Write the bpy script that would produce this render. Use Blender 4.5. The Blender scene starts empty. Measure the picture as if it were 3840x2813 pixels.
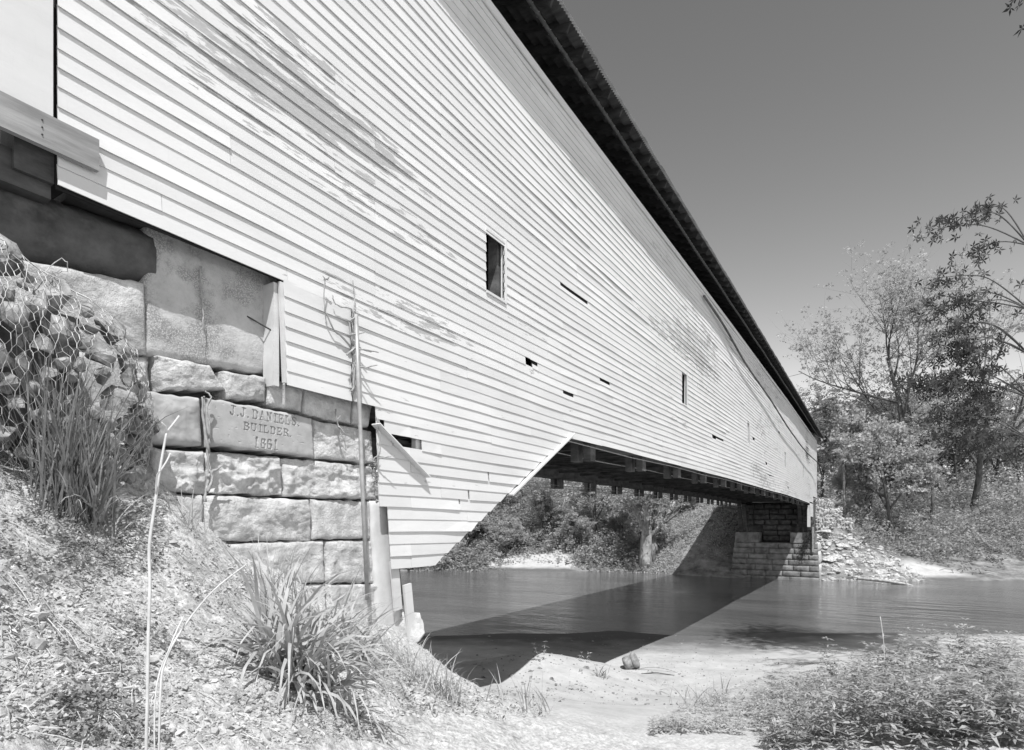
import bpy, math, random
import numpy as np
from mathutils import Vector
random.seed(7); rng = np.random.default_rng(7)
sc = bpy.context.scene
R = math.radians
# ---------------------------------------------------------------- camera
# view camera with a rising front: level, lens shifted upward
CZ = 4.70                      # eye height above the river
F, CX, HY, VX = 2210.0, 1897.0, 1972.0, 3287.0
TA = (VX-CX)/F; AL = math.atan(TA); CA, SA = math.cos(AL), math.sin(AL)
K = F*(1+TA*TA)
cam = bpy.data.cameras.new('camera'); co = bpy.data.objects.new('camera', cam)
sc.collection.objects.link(co); sc.camera = co
co.location = (0, 0, CZ); co.rotation_euler = (R(90), 0, AL)
cam.sensor_width = 36; cam.lens = 36*F/3840
cam.shift_x = (1920-CX)/3840; cam.shift_y = (HY-1406.5)/3840
cam.clip_start = .05; cam.clip_end = 2000
# ---------------------------------------------------------------- light
SUN = Vector((-.39, .48, -1.0)).normalized()
elev = math.asin(-SUN.z); azim = math.atan2(-SUN.x, -SUN.y)
sl = bpy.data.lights.new('sun', 'SUN'); so = bpy.data.objects.new('sun', sl); sc.collection.objects.link(so)
sl.energy = 5.0; sl.angle = R(.53); sl.color = (1, 1, 1)
so.rotation_euler = SUN.to_track_quat('-Z', 'Y').to_euler(); so.location = (30, -40, 80)
w = bpy.data.worlds.new('World'); sc.world = w; w.use_nodes = True
wn = w.node_tree; wn.nodes.clear()
sky = wn.nodes.new('ShaderNodeTexSky'); sky.sky_type = 'NISHITA'; sky.sun_disc = False
sky.sun_elevation = elev; sky.sun_rotation = azim; sky.altitude = 200; sky.dust_density = .1; sky.air_density = 2.2
sep = wn.nodes.new('ShaderNodeSeparateColor')          # panchromatic film behind a red filter: red light only
wmix = wn.nodes.new('ShaderNodeMath'); wmix.operation = 'POWER'; wmix.inputs[1].default_value = 1.5
bgn = wn.nodes.new('ShaderNodeBackground'); bgn.inputs['Strength'].default_value = .070
won = wn.nodes.new('ShaderNodeOutputWorld')
wn.links.new(sky.outputs[0], sep.inputs[0]); wn.links.new(sep.outputs[0], wmix.inputs[0])
wn.links.new(wmix.outputs[0], bgn.inputs[0]); wn.links.new(bgn.outputs[0], won.inputs[0])
sc.view_settings.view_transform = 'Standard'; sc.view_settings.look = 'None'
sc.view_settings.exposure = .15; sc.view_settings.gamma = 1; sc.view_settings.use_curve_mapping = False
sc.cycles.max_bounces = 6; sc.cycles.diffuse_bounces = 2; sc.cycles.transmission_bounces = 3
sc.cycles.caustics_reflective = False; sc.cycles.caustics_refractive = False

# ---------------------------------------------------------------- helpers
C = sc.collection
def P(u, v, l):
    """point at lateral distance l left of the eye (a plane parallel to the bridge side)"""
    a = VX-u
    return Vector((-l, l*(K/a-TA), CZ+(HY-v)*l/(a*CA)))
def D(u, v, d):
    """point seen along (u, v) at depth d"""
    rx = (u-CX)/F*d
    return Vector((-SA*d+CA*rx, CA*d+SA*rx, CZ-(v-HY)*d/F))
def mesh(name, V, Fc, m, smooth=False):
    me = bpy.data.meshes.new(name)
    V = np.asarray(V, dtype=np.float32)
    if isinstance(Fc, np.ndarray):
        n, k = Fc.shape
        me.vertices.add(len(V)); me.vertices.foreach_set('co', V.ravel())
        me.loops.add(n*k); me.loops.foreach_set('vertex_index', Fc.astype(np.int32).ravel())
        me.polygons.add(n); me.polygons.foreach_set('loop_start', np.arange(0, n*k, k, dtype=np.int32))
        me.update(calc_edges=True)
    else:
        me.from_pydata([tuple(map(float, p)) for p in V], [], [tuple(int(i) for i in f) for f in Fc]); me.update()
    if smooth: me.polygons.foreach_set('use_smooth', np.ones(len(me.polygons), dtype=bool))
    if m: me.materials.append(m)
    return me
def obj(name, me, parent=None, **tags):
    o = bpy.data.objects.new(name, me); C.objects.link(o)
    if parent: o.parent = parent; o.matrix_parent_inverse = parent.matrix_basis.inverted()
    for k_, v_ in tags.items(): o[k_] = v_
    return o
def thing(name, loc, label, category, group=None):
    o = bpy.data.objects.new(name, None); C.objects.link(o); o.location = loc; o.empty_display_size = .2
    o['label'] = label; o['category'] = category
    if group: o['group'] = group
    bpy.context.view_layer.update() if False else None
    return o
class MB:
    def __init__(s): s.V = []; s.F = []
    def add(s, V, Fc):
        b = len(s.V); s.V += [tuple(p) for p in V]; s.F += [tuple(i+b for i in f) for f in Fc]; return s
    def box(s, x0, x1, y0, y1, z0, z1):
        return s.add([(x, y, z) for x in (x0, x1) for y in (y0, y1) for z in (z0, z1)],
                     [(0,1,3,2),(4,6,7,5),(0,4,5,1),(2,3,7,6),(0,2,6,4),(1,5,7,3)])
    def beam(s, a, b, wd, ht, up=(0,0,1)):
        a = Vector(a); b = Vector(b); d = (b-a).normalized(); sd = d.cross(Vector(up)).normalized(); u2 = sd.cross(d)
        v = [p+sd*i*wd/2+u2*j*ht/2 for p in (a, b) for i, j in ((-1,-1),(1,-1),(1,1),(-1,1))]
        return s.add(v, [(3,2,1,0),(4,5,6,7),(0,1,5,4),(1,2,6,5),(2,3,7,6),(3,0,4,7)])
    def tube(s, pts, rad, n=6):
        pts = [Vector(p) for p in pts]
        if not hasattr(rad, '__len__'): rad = [rad]*len(pts)
        V = []; Fc = []
        ref = Vector((.31, .17, .94))
        for i, p in enumerate(pts):
            d = (pts[min(i+1, len(pts)-1)]-pts[max(i-1, 0)])
            d = d.normalized() if d.length > 1e-9 else Vector((0,0,1))
            a = d.cross(ref)
            if a.length < .05: a = d.cross(Vector((1,0,0)))
            a.normalize(); b = d.cross(a)
            for k_ in range(n):
                t = 2*math.pi*k_/n; V.append(p+(a*math.cos(t)+b*math.sin(t))*rad[i])
        for i in range(len(pts)-1):
            for k_ in range(n):
                Fc.append((i*n+k_, i*n+(k_+1)%n, (i+1)*n+(k_+1)%n, (i+1)*n+k_))
        Fc.append(tuple(range(n-1, -1, -1))); Fc.append(tuple((len(pts)-1)*n+k_ for k_ in range(n)))
        return s.add(V, Fc)
    def build(s, name, m, parent=None, smooth=False, **t):
        return obj(name, mesh(name, s.V, s.F, m, smooth), parent, **t)
def hash3(i, j, k_, seed):
    h = (i.astype(np.int64)*374761393 + j.astype(np.int64)*668265263 + k_.astype(np.int64)*2147483647 + seed*1274126177) & 0xffffffff
    h = ((h ^ (h >> 13))*1274126177) & 0xffffffff
    return ((h ^ (h >> 16)) & 0xffff)/65535.0
def vnoise(x, y, z=None, seed=0):
    x = np.asarray(x, float); y = np.asarray(y, float); z = np.zeros_like(x) if z is None else np.asarray(z, float)
    i, j, k_ = np.floor(x), np.floor(y), np.floor(z); fx, fy, fz = x-i, y-j, z-k_
    fx, fy, fz = [t*t*(3-2*t) for t in (fx, fy, fz)]
    r = 0
    for a in (0,1):
        for b in (0,1):
            for c in (0,1):
                r = r + hash3(i+a, j+b, k_+c, seed)*(fx if a else 1-fx)*(fy if b else 1-fy)*(fz if c else 1-fz)
    return r*2-1
def fbm(x, y, z=None, seed=0, oct=4, gain=.5):
    r = 0; a = 1; f = 1
    for o in range(oct):
        r = r + a*vnoise(np.asarray(x)*f+o*17.3, np.asarray(y)*f+o*9.1, None if z is None else np.asarray(z)*f, seed+o); a *= gain; f *= 2.03
    return r
def ip(x, xs, ys): return float(np.interp(x, xs, ys))

# ---------------------------------------------------------------- materials (all neutral grey: monochrome film)
def mat(name, lo, hi, scale=4, rough=.85, stretch=(1,1,1), bump=.0, bscale=40, bdist=.02, trans=0, spec=.25, metal=0, contrast=(.35,.65), det=6, extra=None):
    m = bpy.data.materials.new(name); m.use_nodes = True; nt = m.node_tree; N = nt.nodes; L = nt.links
    b = N['Principled BSDF']; b.inputs['Roughness'].default_value = rough; b.inputs['Specular IOR Level'].default_value = spec
    b.inputs['Metallic'].default_value = metal
    tc = N.new('ShaderNodeTexCoord'); geo = N.new('ShaderNodeNewGeometry')
    mp = N.new('ShaderNodeMapping'); mp.inputs['Scale'].default_value = stretch; L.new(geo.outputs['Position'], mp.inputs[0])
    n1 = N.new('ShaderNodeTexNoise'); n1.inputs['Scale'].default_value = scale; n1.inputs['Detail'].default_value = det; n1.inputs['Roughness'].default_value = .62
    L.new(mp.outputs[0], n1.inputs[0])
    mr = N.new('ShaderNodeMapRange'); mr.inputs[1].default_value = contrast[0]; mr.inputs[2].default_value = contrast[1]
    mr.inputs[3].default_value = lo; mr.inputs[4].default_value = hi; L.new(n1.outputs[0], mr.inputs[0])
    out = mr.outputs[0]
    if extra: out = extra(N, L, mp, out, b, geo)
    L.new(out, b.inputs['Base Color'])
    if bump:
        n2 = N.new('ShaderNodeTexNoise'); n2.inputs['Scale'].default_value = bscale; n2.inputs['Detail'].default_value = 8; n2.inputs['Roughness'].default_value = .65
        L.new(mp.outputs[0], n2.inputs[0])
        bp = N.new('ShaderNodeBump'); bp.inputs['Strength'].default_value = bump; bp.inputs['Distance'].default_value = bdist
        L.new(n2.outputs[0], bp.inputs['Height']); L.new(bp.outputs[0], b.inputs['Normal'])
    if trans:
        tr = N.new('ShaderNodeBsdfTranslucent'); mx = N.new('ShaderNodeMixShader'); mx.inputs[0].default_value = trans
        L.new(out, tr.inputs[0]); L.new(b.outputs[0], mx.inputs[1]); L.new(tr.outputs[0], mx.inputs[2])
        L.new(mx.outputs[0], N['Material Output'].inputs[0])
    return m
def mnode(N, L, op, a, b=None, c=None):
    n = N.new('ShaderNodeMath'); n.operation = op
    for i, q in enumerate((a, b, c)):
        if q is None: continue
        if isinstance(q, (int, float)): n.inputs[i].default_value = q
        else: L.new(q, n.inputs[i])
    return n.outputs[0]
def noise(N, L, vec, scale, det=6, rough=.6):
    n = N.new('ShaderNodeTexNoise'); n.inputs['Scale'].default_value = scale; n.inputs['Detail'].default_value = det
    n.inputs['Roughness'].default_value = rough; L.new(vec, n.inputs[0]); return n.outputs[0]
def smap(N, L, x, a, b, c, d, smooth=False):
    n = N.new('ShaderNodeMapRange'); L.new(x, n.inputs[0])
    if smooth: n.interpolation_type = 'SMOOTHSTEP'
    for i, q in enumerate((a, b, c, d)): n.inputs[i+1].default_value = q
    return n.outputs[0]
def mixv(N, L, f, a, b):
    n = N.new('ShaderNodeMix'); n.data_type = 'FLOAT'
    for i, q in zip((0, 2, 3), (f, a, b)):
        if isinstance(q, (int, float)): n.inputs[i].default_value = q
        else: L.new(q, n.inputs[i])
    return n.outputs[0]
def paint_extra(N, L, mp, out, b, geo):
    v2 = N.new('ShaderNodeMapping'); v2.inputs['Scale'].default_value = (1, .14, 1); L.new(geo.outputs['Position'], v2.inputs[0])
    sx = N.new('ShaderNodeSeparateXYZ'); L.new(geo.outputs['Position'], sx.inputs[0]); y, z = sx.outputs[1], sx.outputs[2]
    def blob(c, r, q, r2, p=1.0):                                 # where the paint is failing
        a = smap(N, L, mnode(N, L, 'ABSOLUTE', mnode(N, L, 'SUBTRACT', y, c)), r*.3, r, p, 0)
        return mnode(N, L, 'MULTIPLY', a, smap(N, L, mnode(N, L, 'ABSOLUTE', mnode(N, L, 'SUBTRACT', z, q)), r2*.3, r2, 1, 0))
    W = blob(4.0, 2.1, CZ+4.6, .95)
    for q in ((5.2, 2.2, CZ+2.6, .3, .5), (9.5, 3, CZ+3.2, .3, .55), (14, 3.0, CZ+5.3, .7, .5), (18.5, 4.5, CZ+5.6, 1.3, .9), (17, 4, CZ+3.5, 1.0, .5), (6.5, 1.6, CZ+.55, .12, .5)): W = mnode(N, L, 'ADD', W, blob(*q))
    W = mnode(N, L, 'ADD', W, smap(N, L, y, 16, 34, 0, .48))
    oi = N.new('ShaderNodeObjectInfo')
    va_ = N.new('ShaderNodeVectorMath'); va_.operation = 'ADD'; L.new(v2.outputs[0], va_.inputs[0]); cx_ = N.new('ShaderNodeCombineXYZ'); L.new(mnode(N, L, 'MULTIPLY', oi.outputs['Random'], 37), cx_.inputs[0]); L.new(cx_.outputs[0], va_.inputs[1])
    zone = noise(N, L, v2.outputs[0], .8, 3)
    fl = noise(N, L, va_.outputs[0], 18, 8, .66)
    fl2 = noise(N, L, va_.outputs[0], 7, 5, .6)
    s_ = mnode(N, L, 'ADD', mnode(N, L, 'MULTIPLY', zone, .45), mnode(N, L, 'ADD', mnode(N, L, 'MULTIPLY', fl, .55), mnode(N, L, 'MULTIPLY', fl2, .35)))
    s_ = mnode(N, L, 'ADD', s_, mnode(N, L, 'ADD', mnode(N, L, 'MULTIPLY', W, .158), mnode(N, L, 'MULTIPLY', oi.outputs['Random'], .07)))
    msk = smap(N, L, s_, .848, .858, 0, 1)
    wood = smap(N, L, noise(N, L, v2.outputs[0], 120, 4), .3, .7, .32, .44)
    v3 = N.new('ShaderNodeMapping'); v3.inputs['Scale'].default_value = (1, 2.2, .25); L.new(geo.outputs['Position'], v3.inputs[0])
    run = smap(N, L, noise(N, L, v3.outputs[0], 9, 5, .7), .58, .78, 0, .3)   # rain streaks
    c2 = mixv(N, L, run, out, .5)
    dirt = smap(N, L, noise(N, L, v2.outputs[0], 5, 6, .7), .55, .75, 0, .18)
    c3 = mnode(N, L, 'MULTIPLY', mixv(N, L, dirt, c2, .4), smap(N, L, oi.outputs['Random'], 0, 1, .93, 1.04))
    return mixv(N, L, msk, c3, wood)
M = {}
M['paint'] = mat('white_paint', .60, .66, 3, .6, (1, .3, 1), .25, 90, .004, spec=.3, extra=paint_extra)
M['paintdk'] = mat('aged_white_paint', .50, .60, 5, .7, (1, .3, 1), .3, 60, .004)
M['wood'] = mat('bare_plank', .20, .36, 9, .8, (1, .12, 1), .5, 55, .004)
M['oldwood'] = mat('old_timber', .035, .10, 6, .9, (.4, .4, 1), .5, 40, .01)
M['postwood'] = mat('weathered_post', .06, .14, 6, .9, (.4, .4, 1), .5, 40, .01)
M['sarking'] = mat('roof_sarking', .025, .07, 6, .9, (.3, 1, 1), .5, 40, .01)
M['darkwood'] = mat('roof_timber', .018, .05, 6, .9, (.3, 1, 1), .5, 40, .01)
M['metal'] = mat('weathered_sheet_metal', .22, .4, 3, .5, spec=.5, metal=.3)
M['iron'] = mat('iron_rod', .03, .07, 9, .6)
M['pipe'] = mat('galvanised_pipe', .30, .42, 12, .45, spec=.5, metal=.2, bump=.1, bscale=60, bdist=.002)
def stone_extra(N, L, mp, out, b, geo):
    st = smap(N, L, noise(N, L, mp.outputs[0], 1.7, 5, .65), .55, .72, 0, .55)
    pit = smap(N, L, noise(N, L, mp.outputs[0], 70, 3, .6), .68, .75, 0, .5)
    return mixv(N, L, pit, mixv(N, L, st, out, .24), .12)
M['stone'] = mat('sandstone', .40, .66, 7, .95, bump=.9, bscale=38, bdist=.022, extra=stone_extra)
M['stone2'] = mat('smooth_sandstone', .34, .44, 7, .95, bump=.35, bscale=120, bdist=.003)
M['darkstone'] = mat('shade_dark_sandstone', .05, .13, 3, .95, bump=.7, bscale=30, bdist=.012, extra=stone_extra)  # shade under the siding and in recesses put into the stone colour
def conc_extra(N, L, mp, out, b, geo):
    vo = N.new('ShaderNodeTexVoronoi'); vo.inputs['Scale'].default_value = 75; L.new(mp.outputs[0], vo.inputs[0])
    ag = smap(N, L, noise(N, L, mp.outputs[0], 2.6, 5, .6), .48, .58, 0, 1)
    rock = smap(N, L, vo.outputs['Distance'], .1, .6, .6, .12)
    return mixv(N, L, mnode(N, L, 'MULTIPLY', ag, .55), out, rock)
M['farstone'] = mat('grey_sandstone', .11, .27, 2, .95, bump=.8, bscale=14, bdist=.05, extra=stone_extra)
M['concrete'] = mat('honeycombed_concrete', .40, .54, 4, .95, bump=.8, bscale=34, bdist=.012, extra=conc_extra)
M['smoothconc'] = mat('smooth_concrete', .50, .62, 3, .9, bump=.25, bscale=60, bdist=.004)
M['rock'] = mat('broken_rock', .10, .42, 7, .95, bump=.5, bscale=30, bdist=.02)
M['rockpale'] = mat('pale_limestone', .24, .60, 5, .95, bump=.5, bscale=14, bdist=.05)
M['clod'] = mat('dirt_clod', .26, .60, 9, .95, bump=.4, bscale=60, bdist=.01)
M['wire'] = mat('galvanised_wire', .38, .5, 9, .5, spec=.5)
M['grass'] = mat('grass_blade', .34, .56, 6, .55, trans=.3, spec=.35)
M['grassdark'] = mat('dark_grass_blade', .12, .30, 6, .5, trans=.25, spec=.4)  # darker blade tone of the tall tuft
M['dry'] = mat('dry_stem', .45, .66, 9, .8, trans=.1)
M['weed'] = mat('weed_leaf', .20, .58, 9, .5, trans=.38, spec=.4)
M['cover'] = mat('ground_cover_leaf', .12, .42, 9, .7, trans=.25)
M['leafdark'] = mat('maple_leaf', .04, .07, 6, .6, trans=.15)
M['leaf'] = mat('spring_foliage', .20, .54, .9, .7, trans=.42)
M['leafpale'] = mat('pale_spring_foliage', .32, .60, .8, .7, trans=.45)
M['bark'] = mat('bark', .06, .15, 3, .95, (1,1,.25), .8, 12, .03)
M['sycamore'] = mat('sycamore_bark', .12, .5, 1.6, .9, (1,1,.5), .5, 12, .02)
M['lettering'] = M['stone2']
M['dead'] = mat('dead_vine', .26, .42, 14, .9, bump=.4, bscale=90, bdist=.003)
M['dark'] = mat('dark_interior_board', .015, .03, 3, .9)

# water: turbid and rippled
m = bpy.data.materials.new('river_water'); m.use_nodes = True; N = m.node_tree.nodes; L = m.node_tree.links; b = N['Principled BSDF']
geo = N.new('ShaderNodeNewGeometry'); mp = N.new('ShaderNodeMapping'); mp.inputs['Rotation'].default_value = (0, 0, -AL); mp.inputs['Scale'].default_value = (.55, 1.6, 1)
L.new(geo.outputs['Position'], mp.inputs[0])
b.inputs['Roughness'].default_value = .06; b.inputs['IOR'].default_value = 1.33
L.new(smap(N, L, noise(N, L, mp.outputs[0], .12, 4), .35, .65, .09, .15), b.inputs['Base Color'])
n1 = noise(N, L, mp.outputs[0], 3.2, 5, .6); n2 = noise(N, L, mp.outputs[0], .7, 3, .5)
amp = smap(N, L, noise(N, L, mp.outputs[0], .07, 2), .4, .62, .25, 1)
hh = mnode(N, L, 'ADD', mnode(N, L, 'MULTIPLY', mnode(N, L, 'MULTIPLY', n1, amp), .05), mnode(N, L, 'MULTIPLY', n2, .08))
bp = N.new('ShaderNodeBump'); bp.inputs['Distance'].default_value = 1.0; bp.inputs['Strength'].default_value = .9
L.new(hh, bp.inputs['Height']); L.new(bp.outputs[0], b.inputs['Normal']); M['water'] = m

# ---------------------------------------------------------------- terrain
LW = 5.02
ctl = []
def cw(u, v, l=LW): p = P(u, v, l); ctl.append((p.x, p.y, p.z))
def cd(u, v, d): p = D(u, v, d); ctl.append((p.x, p.y, p.z))
def cz(u, d, zr): p = D(u, HY, d); ctl.append((p.x, p.y, CZ+zr))
for u, v in ((130,1640),(280,1700),(560,1760),(700,1900),(930,2090),(1200,2240),(1400,2330),(1541,2405)): cw(u, v)
for u, v, d in ((200,2640,2.2),(600,2640,2.5),(1000,2640,3.2),(1300,2640,4.2),(1560,2640,5.2),(1900,2640,7),(2100,2640,8.6),(2400,2640,11),(2650,2640,13),
                (3000,2680,8.0),(3300,2720,7),(3650,2700,6),(3800,2560,8),(200,2100,3.2),(700,2250,3.6),(1100,2450,4.6),(1560,2500,6.6),
                (1740,2590,8.5),(1822,2555,11.6),(1990,2446,13.6),(2100,2452,14),(2300,2495,14.3),(2440,2550,14),(2560,2620,13.3),
                (2900,2520,12),(3200,2480,11),(3600,2440,11),(1600,2560,8.2)): cd(u, v, d)
for x, y, z in ((0,0,-1.35),(1.5,0,-1.5),(0,-3,-1.1),(-2,-2,-.4),(-3.2,.5,.2),(-4.6,-.5,.9),(-8,-4,1.6),(-8,-12,2),(6,-6,-1.6),(10,2,-2.0),(6,6,-2.4),
                (12,-12,-1.8),(30,-10,-1.5),(-30,-10,2),(-60,-40,3),(40,-60,2),(-40,4,0),(-80,10,2),(60,10,-1),(-7.5,3,.9),(-7.5,6,-1.8),(-12,8,-2.5)):
    ctl.append((x, y, CZ+z))
for u, d, z in ((2480,15.8,-4.3),(2640,14.3,-4.15),(2300,16.6,-4.35),(2100,16.6,-4.2),(1500,15,-3.6),(1700,17,-4.0),(2000,18,-4.25),(2400,18,-4.25),(2800,17,-4.1),(2800,21,-4.45),(2200,22,-4.5),(3400,18,-4.1),
                (1300,25,-4.66),(1560,25.2,-4.7),(1900,26,-4.72),(2300,26.6,-4.72),(2900,26.2,-4.72),(3300,26,-4.7),(3700,26,-4.7),(4300,27,-4.7),(900,24,-4.7),(0,22,-4.5),(-1500,20,-4),
                (5500,24,-4.4)): cz(u, d, z)
for u in (-1500, 0, 900, 1500, 1900, 2300, 2700, 3100, 3500, 4200, 5500):
    cz(u, 31, -5.7); cz(u, 40, -6.4); cz(u, 47 if u > 2900 else 52, -6.1 if u < 2900 else -5.6)
for u, d, z in ((900,62,-4.7),(1600,62,-4.7),(1950,61.5,-4.68),(2200,61,-4.72),(2450,59,-4.72),(1950,64,-4.1),(1800,66,-3.8),(2200,64,-3.6),
                (1700,69,-1.8),(1700,76,1.2),(2000,70,-1.4),(2000,78,2.6),(2300,67,-2.4),(2300,74,.6),(900,70,-1),(900,85,4),(0,80,3),(0,60,-3),
                (2480,62,-2.6),(2560,64,-.2),(2700,61,1.8),(2700,70,2.6),(2850,62,2.4),(3000,64,2.5),(3050,58.5,2.3),
                (3100,57.5,.4),(3180,57,-.9),(3060,51,-4.75),(3180,50.5,-4.75),(3300,50.5,-4.72),(3420,50,-4.72),(3650,50,-4.72),(4200,50,-4.7),
                (3420,53,-4.1),(3650,53.5,-4.1),(3480,57,-3.2),(3700,57,-3),(3300,59,-2.0),(3300,65,.2),(3500,66,-.6),(3700,68,0),(4300,64,-1),
                (3200,75,2.6),(3500,80,3),(2700,90,4),(2300,95,6),(1900,100,7),(3500,105,5),(3100,110,5),(3100,150,8),(2400,150,11),(3700,150,9),
                (1200,150,12),(0,150,12),(4800,110,6),(3300,230,12),(2000,230,16),(800,230,16),(5500,200,12),
                (2720,52.5,-5.0),(2850,52,-5.1),(2960,51.5,-5.1),(3040,51,-5.0),(2850,56,-4.6),(3000,55.5,-4.7)): cz(u, d, z)
ctl = np.array(ctl)
def _phi(r): return np.sqrt(r*r+.16)
A = _phi(np.linalg.norm(ctl[:, None, :2]-ctl[None, :, :2], axis=2)); n = len(ctl)
Am = np.zeros((n+3, n+3)); Am[:n, :n] = A-np.eye(n)*.02; Am[:n, n] = 1; Am[:n, n+1:] = ctl[:, :2]; Am[n:, :n] = Am[:n, n:].T
wts = np.linalg.solve(Am, np.r_[ctl[:, 2], 0, 0, 0])
def Hbase(x, y):
    x = np.asarray(x, float); y = np.asarray(y, float); sh = x.shape; x = x.ravel(); y = y.ravel(); out = np.empty(len(x))
    for i in range(0, len(x), 20000):
        s_ = slice(i, i+20000)
        r = np.hypot(x[s_, None]-ctl[None, :, 0], y[s_, None]-ctl[None, :, 1])
        out[s_] = _phi(r)@wts[:n]+wts[n]+wts[n+1]*x[s_]+wts[n+2]*y[s_]
    return out.reshape(sh)
def Hgt(x, y):
    x = np.asarray(x, float); y = np.asarray(y, float)
    z = Hbase(x, y); r = np.hypot(x, y)
    near = np.clip((11-r)/5, 0, 1)
    slope = np.clip((z-1.6)/1.2, 0, 1)
    z = z+near*slope*(.05*fbm(x*1.6, y*1.6, seed=3)+.020*fbm(x*9, y*9, seed=4, oct=3)+.022*np.abs(vnoise(x*17, y*17, seed=6))*np.clip(vnoise(x*2.2, y*2.2, seed=8)+.6, 0, 1)+.008*vnoise(x*43, y*43, seed=7))
    z = z+(1-near*slope)*.03*fbm(x*.8, y*.8, seed=5)*np.clip(z/1.0, 0, 1)
    far = np.clip((r-56)/10, 0, 1)
    return z+far*.5*fbm(x*.18, y*.18, seed=9)*np.clip((z-.2)/2, 0, 1)
def G(x, y): return float(Hgt(np.array([x]), np.array([y]))[0])
def on(u, v, lo=1.2, hi=30):
    """where the sight line through (u, v) meets the ground"""
    ds = np.linspace(lo, hi, 900); rx = (u-CX)/F*ds
    X = -SA*ds+CA*rx; Y = CA*ds+SA*rx; Z = CZ-(v-HY)*ds/F
    k_ = np.nonzero(Z-Hgt(X, Y) < 0)[0]; k_ = k_[0] if len(k_) else len(ds)-1
    return Vector((X[k_], Y[k_], Z[k_]))
def on_many(uv, lo, hi, n_=260):
    uv = np.asarray(uv, float); ds = np.linspace(lo, hi, n_); out = []
    for q in range(0, len(uv), 60):
        a = uv[q:q+60]; rx = (a[:, :1]-CX)/F*ds; X_ = -SA*ds+CA*rx; Y_ = CA*ds+SA*rx; Z_ = CZ-(a[:, 1:]-HY)*ds/F
        k_ = ((Z_-Hbase(X_, Y_)) < 0).argmax(1); ii = np.arange(len(a)); out.append(np.stack([X_[ii, k_], Y_[ii, k_]], 1))
    out = np.vstack(out); return np.c_[out, Hgt(out[:, 0], out[:, 1])]
va = AL+math.pi/2                                              # heading of the view
ang = np.r_[np.arange(-52, 52, .27), np.arange(52, 308, 3.0)]*math.pi/180+va
rr = np.r_[.35*1.010**np.arange(0, 312), .35*1.010**312*1.025**np.arange(0, 160)]
AA, RR = np.meshgrid(ang, rr); X = np.cos(AA)*RR; Y = np.sin(AA)*RR; Z = Hgt(X, Y)
na, nr = len(ang), len(rr)
V = np.stack([X, Y, Z], -1).reshape(-1, 3); V = np.vstack([V, [[0, 0, G(0, 0)]]])
i, j = np.meshgrid(np.arange(nr-1), np.arange(na), indexing='ij'); j2 = (j+1) % na
Q = np.stack([i*na+j, (i+1)*na+j, (i+1)*na+j2, i*na+j2], -1).reshape(-1, 4)
ctr = len(V)-1; cap = np.stack([np.full(na, ctr), np.arange(na), (np.arange(na)+1) % na, np.full(na, ctr)], -1)
m = bpy.data.materials.new('earth_and_sand'); m.use_nodes = True; N = m.node_tree.nodes; L = m.node_tree.links; b = N['Principled BSDF']
b.inputs['Roughness'].default_value = .95; b.inputs['Specular IOR Level'].default_value = .15
geo = N.new('ShaderNodeNewGeometry'); pos = geo.outputs['Position']; sx = N.new('ShaderNodeSeparateXYZ'); L.new(pos, sx.inputs[0])
vo = N.new('ShaderNodeTexVoronoi'); vo.inputs['Scale'].default_value = 26; L.new(pos, vo.inputs[0])
soil = smap(N, L, noise(N, L, pos, 22, 10, .72), .40, .58, .34, .66)
soil = mixv(N, L, smap(N, L, noise(N, L, pos, 2.6, 6, .7), .56, .64, 0, .5), soil, .16)
soil = mixv(N, L, smap(N, L, vo.outputs['Distance'], .0, .35, .5, 0), soil, .62)
sand = smap(N, L, noise(N, L, pos, 1.2, 10, .8), .35, .65, .36, .54)
wet_shade = smap(N, L, mnode(N, L, 'ADD', sx.outputs[2], mnode(N, L, 'MULTIPLY', noise(N, L, pos, .8, 4), .25)), .26, .50, 1, 0)  # wet shore; band widened and darkened to put beach shade into the colour
sand = mixv(N, L, mnode(N, L, 'MULTIPLY', wet_shade, .85), sand, .07)
bank = smap(N, L, noise(N, L, pos, .9, 8, .75), .35, .65, .08, .30)
isoil = smap(N, L, sx.outputs[2], 1.9, 2.9, 0, 1, True)
len_ = N.new('ShaderNodeVectorMath'); len_.operation = 'LENGTH'; L.new(pos, len_.inputs[0])
def bar(u, d, r0, r1):                                      # sandbars left open along the far shore
    q = D(u, HY, d); sb = N.new('ShaderNodeVectorMath'); sb.operation = 'DISTANCE'; L.new(pos, sb.inputs[0]); sb.inputs[1].default_value = (q.x, q.y, .3)
    return smap(N, L, mnode(N, L, 'ADD', sb.outputs['Value'], mnode(N, L, 'MULTIPLY', noise(N, L, pos, .6, 3), 2)), r0, r1, 0, 1)
wood_ = mnode(N, L, 'MULTIPLY', smap(N, L, len_.outputs['Value'], 46, 50, 0, 1), mnode(N, L, 'MULTIPLY', bar(1985, 63.5, 5.5, 6.5), bar(3500, 52.5, 3.0, 4.5)))
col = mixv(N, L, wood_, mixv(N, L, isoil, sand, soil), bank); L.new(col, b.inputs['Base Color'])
bh = mnode(N, L, 'ADD', mnode(N, L, 'MULTIPLY', noise(N, L, pos, 30, 9, .7), mnode(N, L, 'ADD', mnode(N, L, 'MULTIPLY', isoil, .9), .2)), mnode(N, L, 'MULTIPLY', noise(N, L, pos, 5, 5, .6), .8))
bp = N.new('ShaderNodeBump'); bp.inputs['Strength'].default_value = .9; bp.inputs['Distance'].default_value = .022
L.new(bh, bp.inputs['Height']); L.new(bp.outputs[0], b.inputs['Normal'])
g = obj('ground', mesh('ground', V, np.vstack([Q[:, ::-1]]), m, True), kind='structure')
fm = mesh('ground_cap', V[[ctr]+list(range(na))], [(0, 1+(k_+1) % na, 1+k_) for k_ in range(na)], m)
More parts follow.
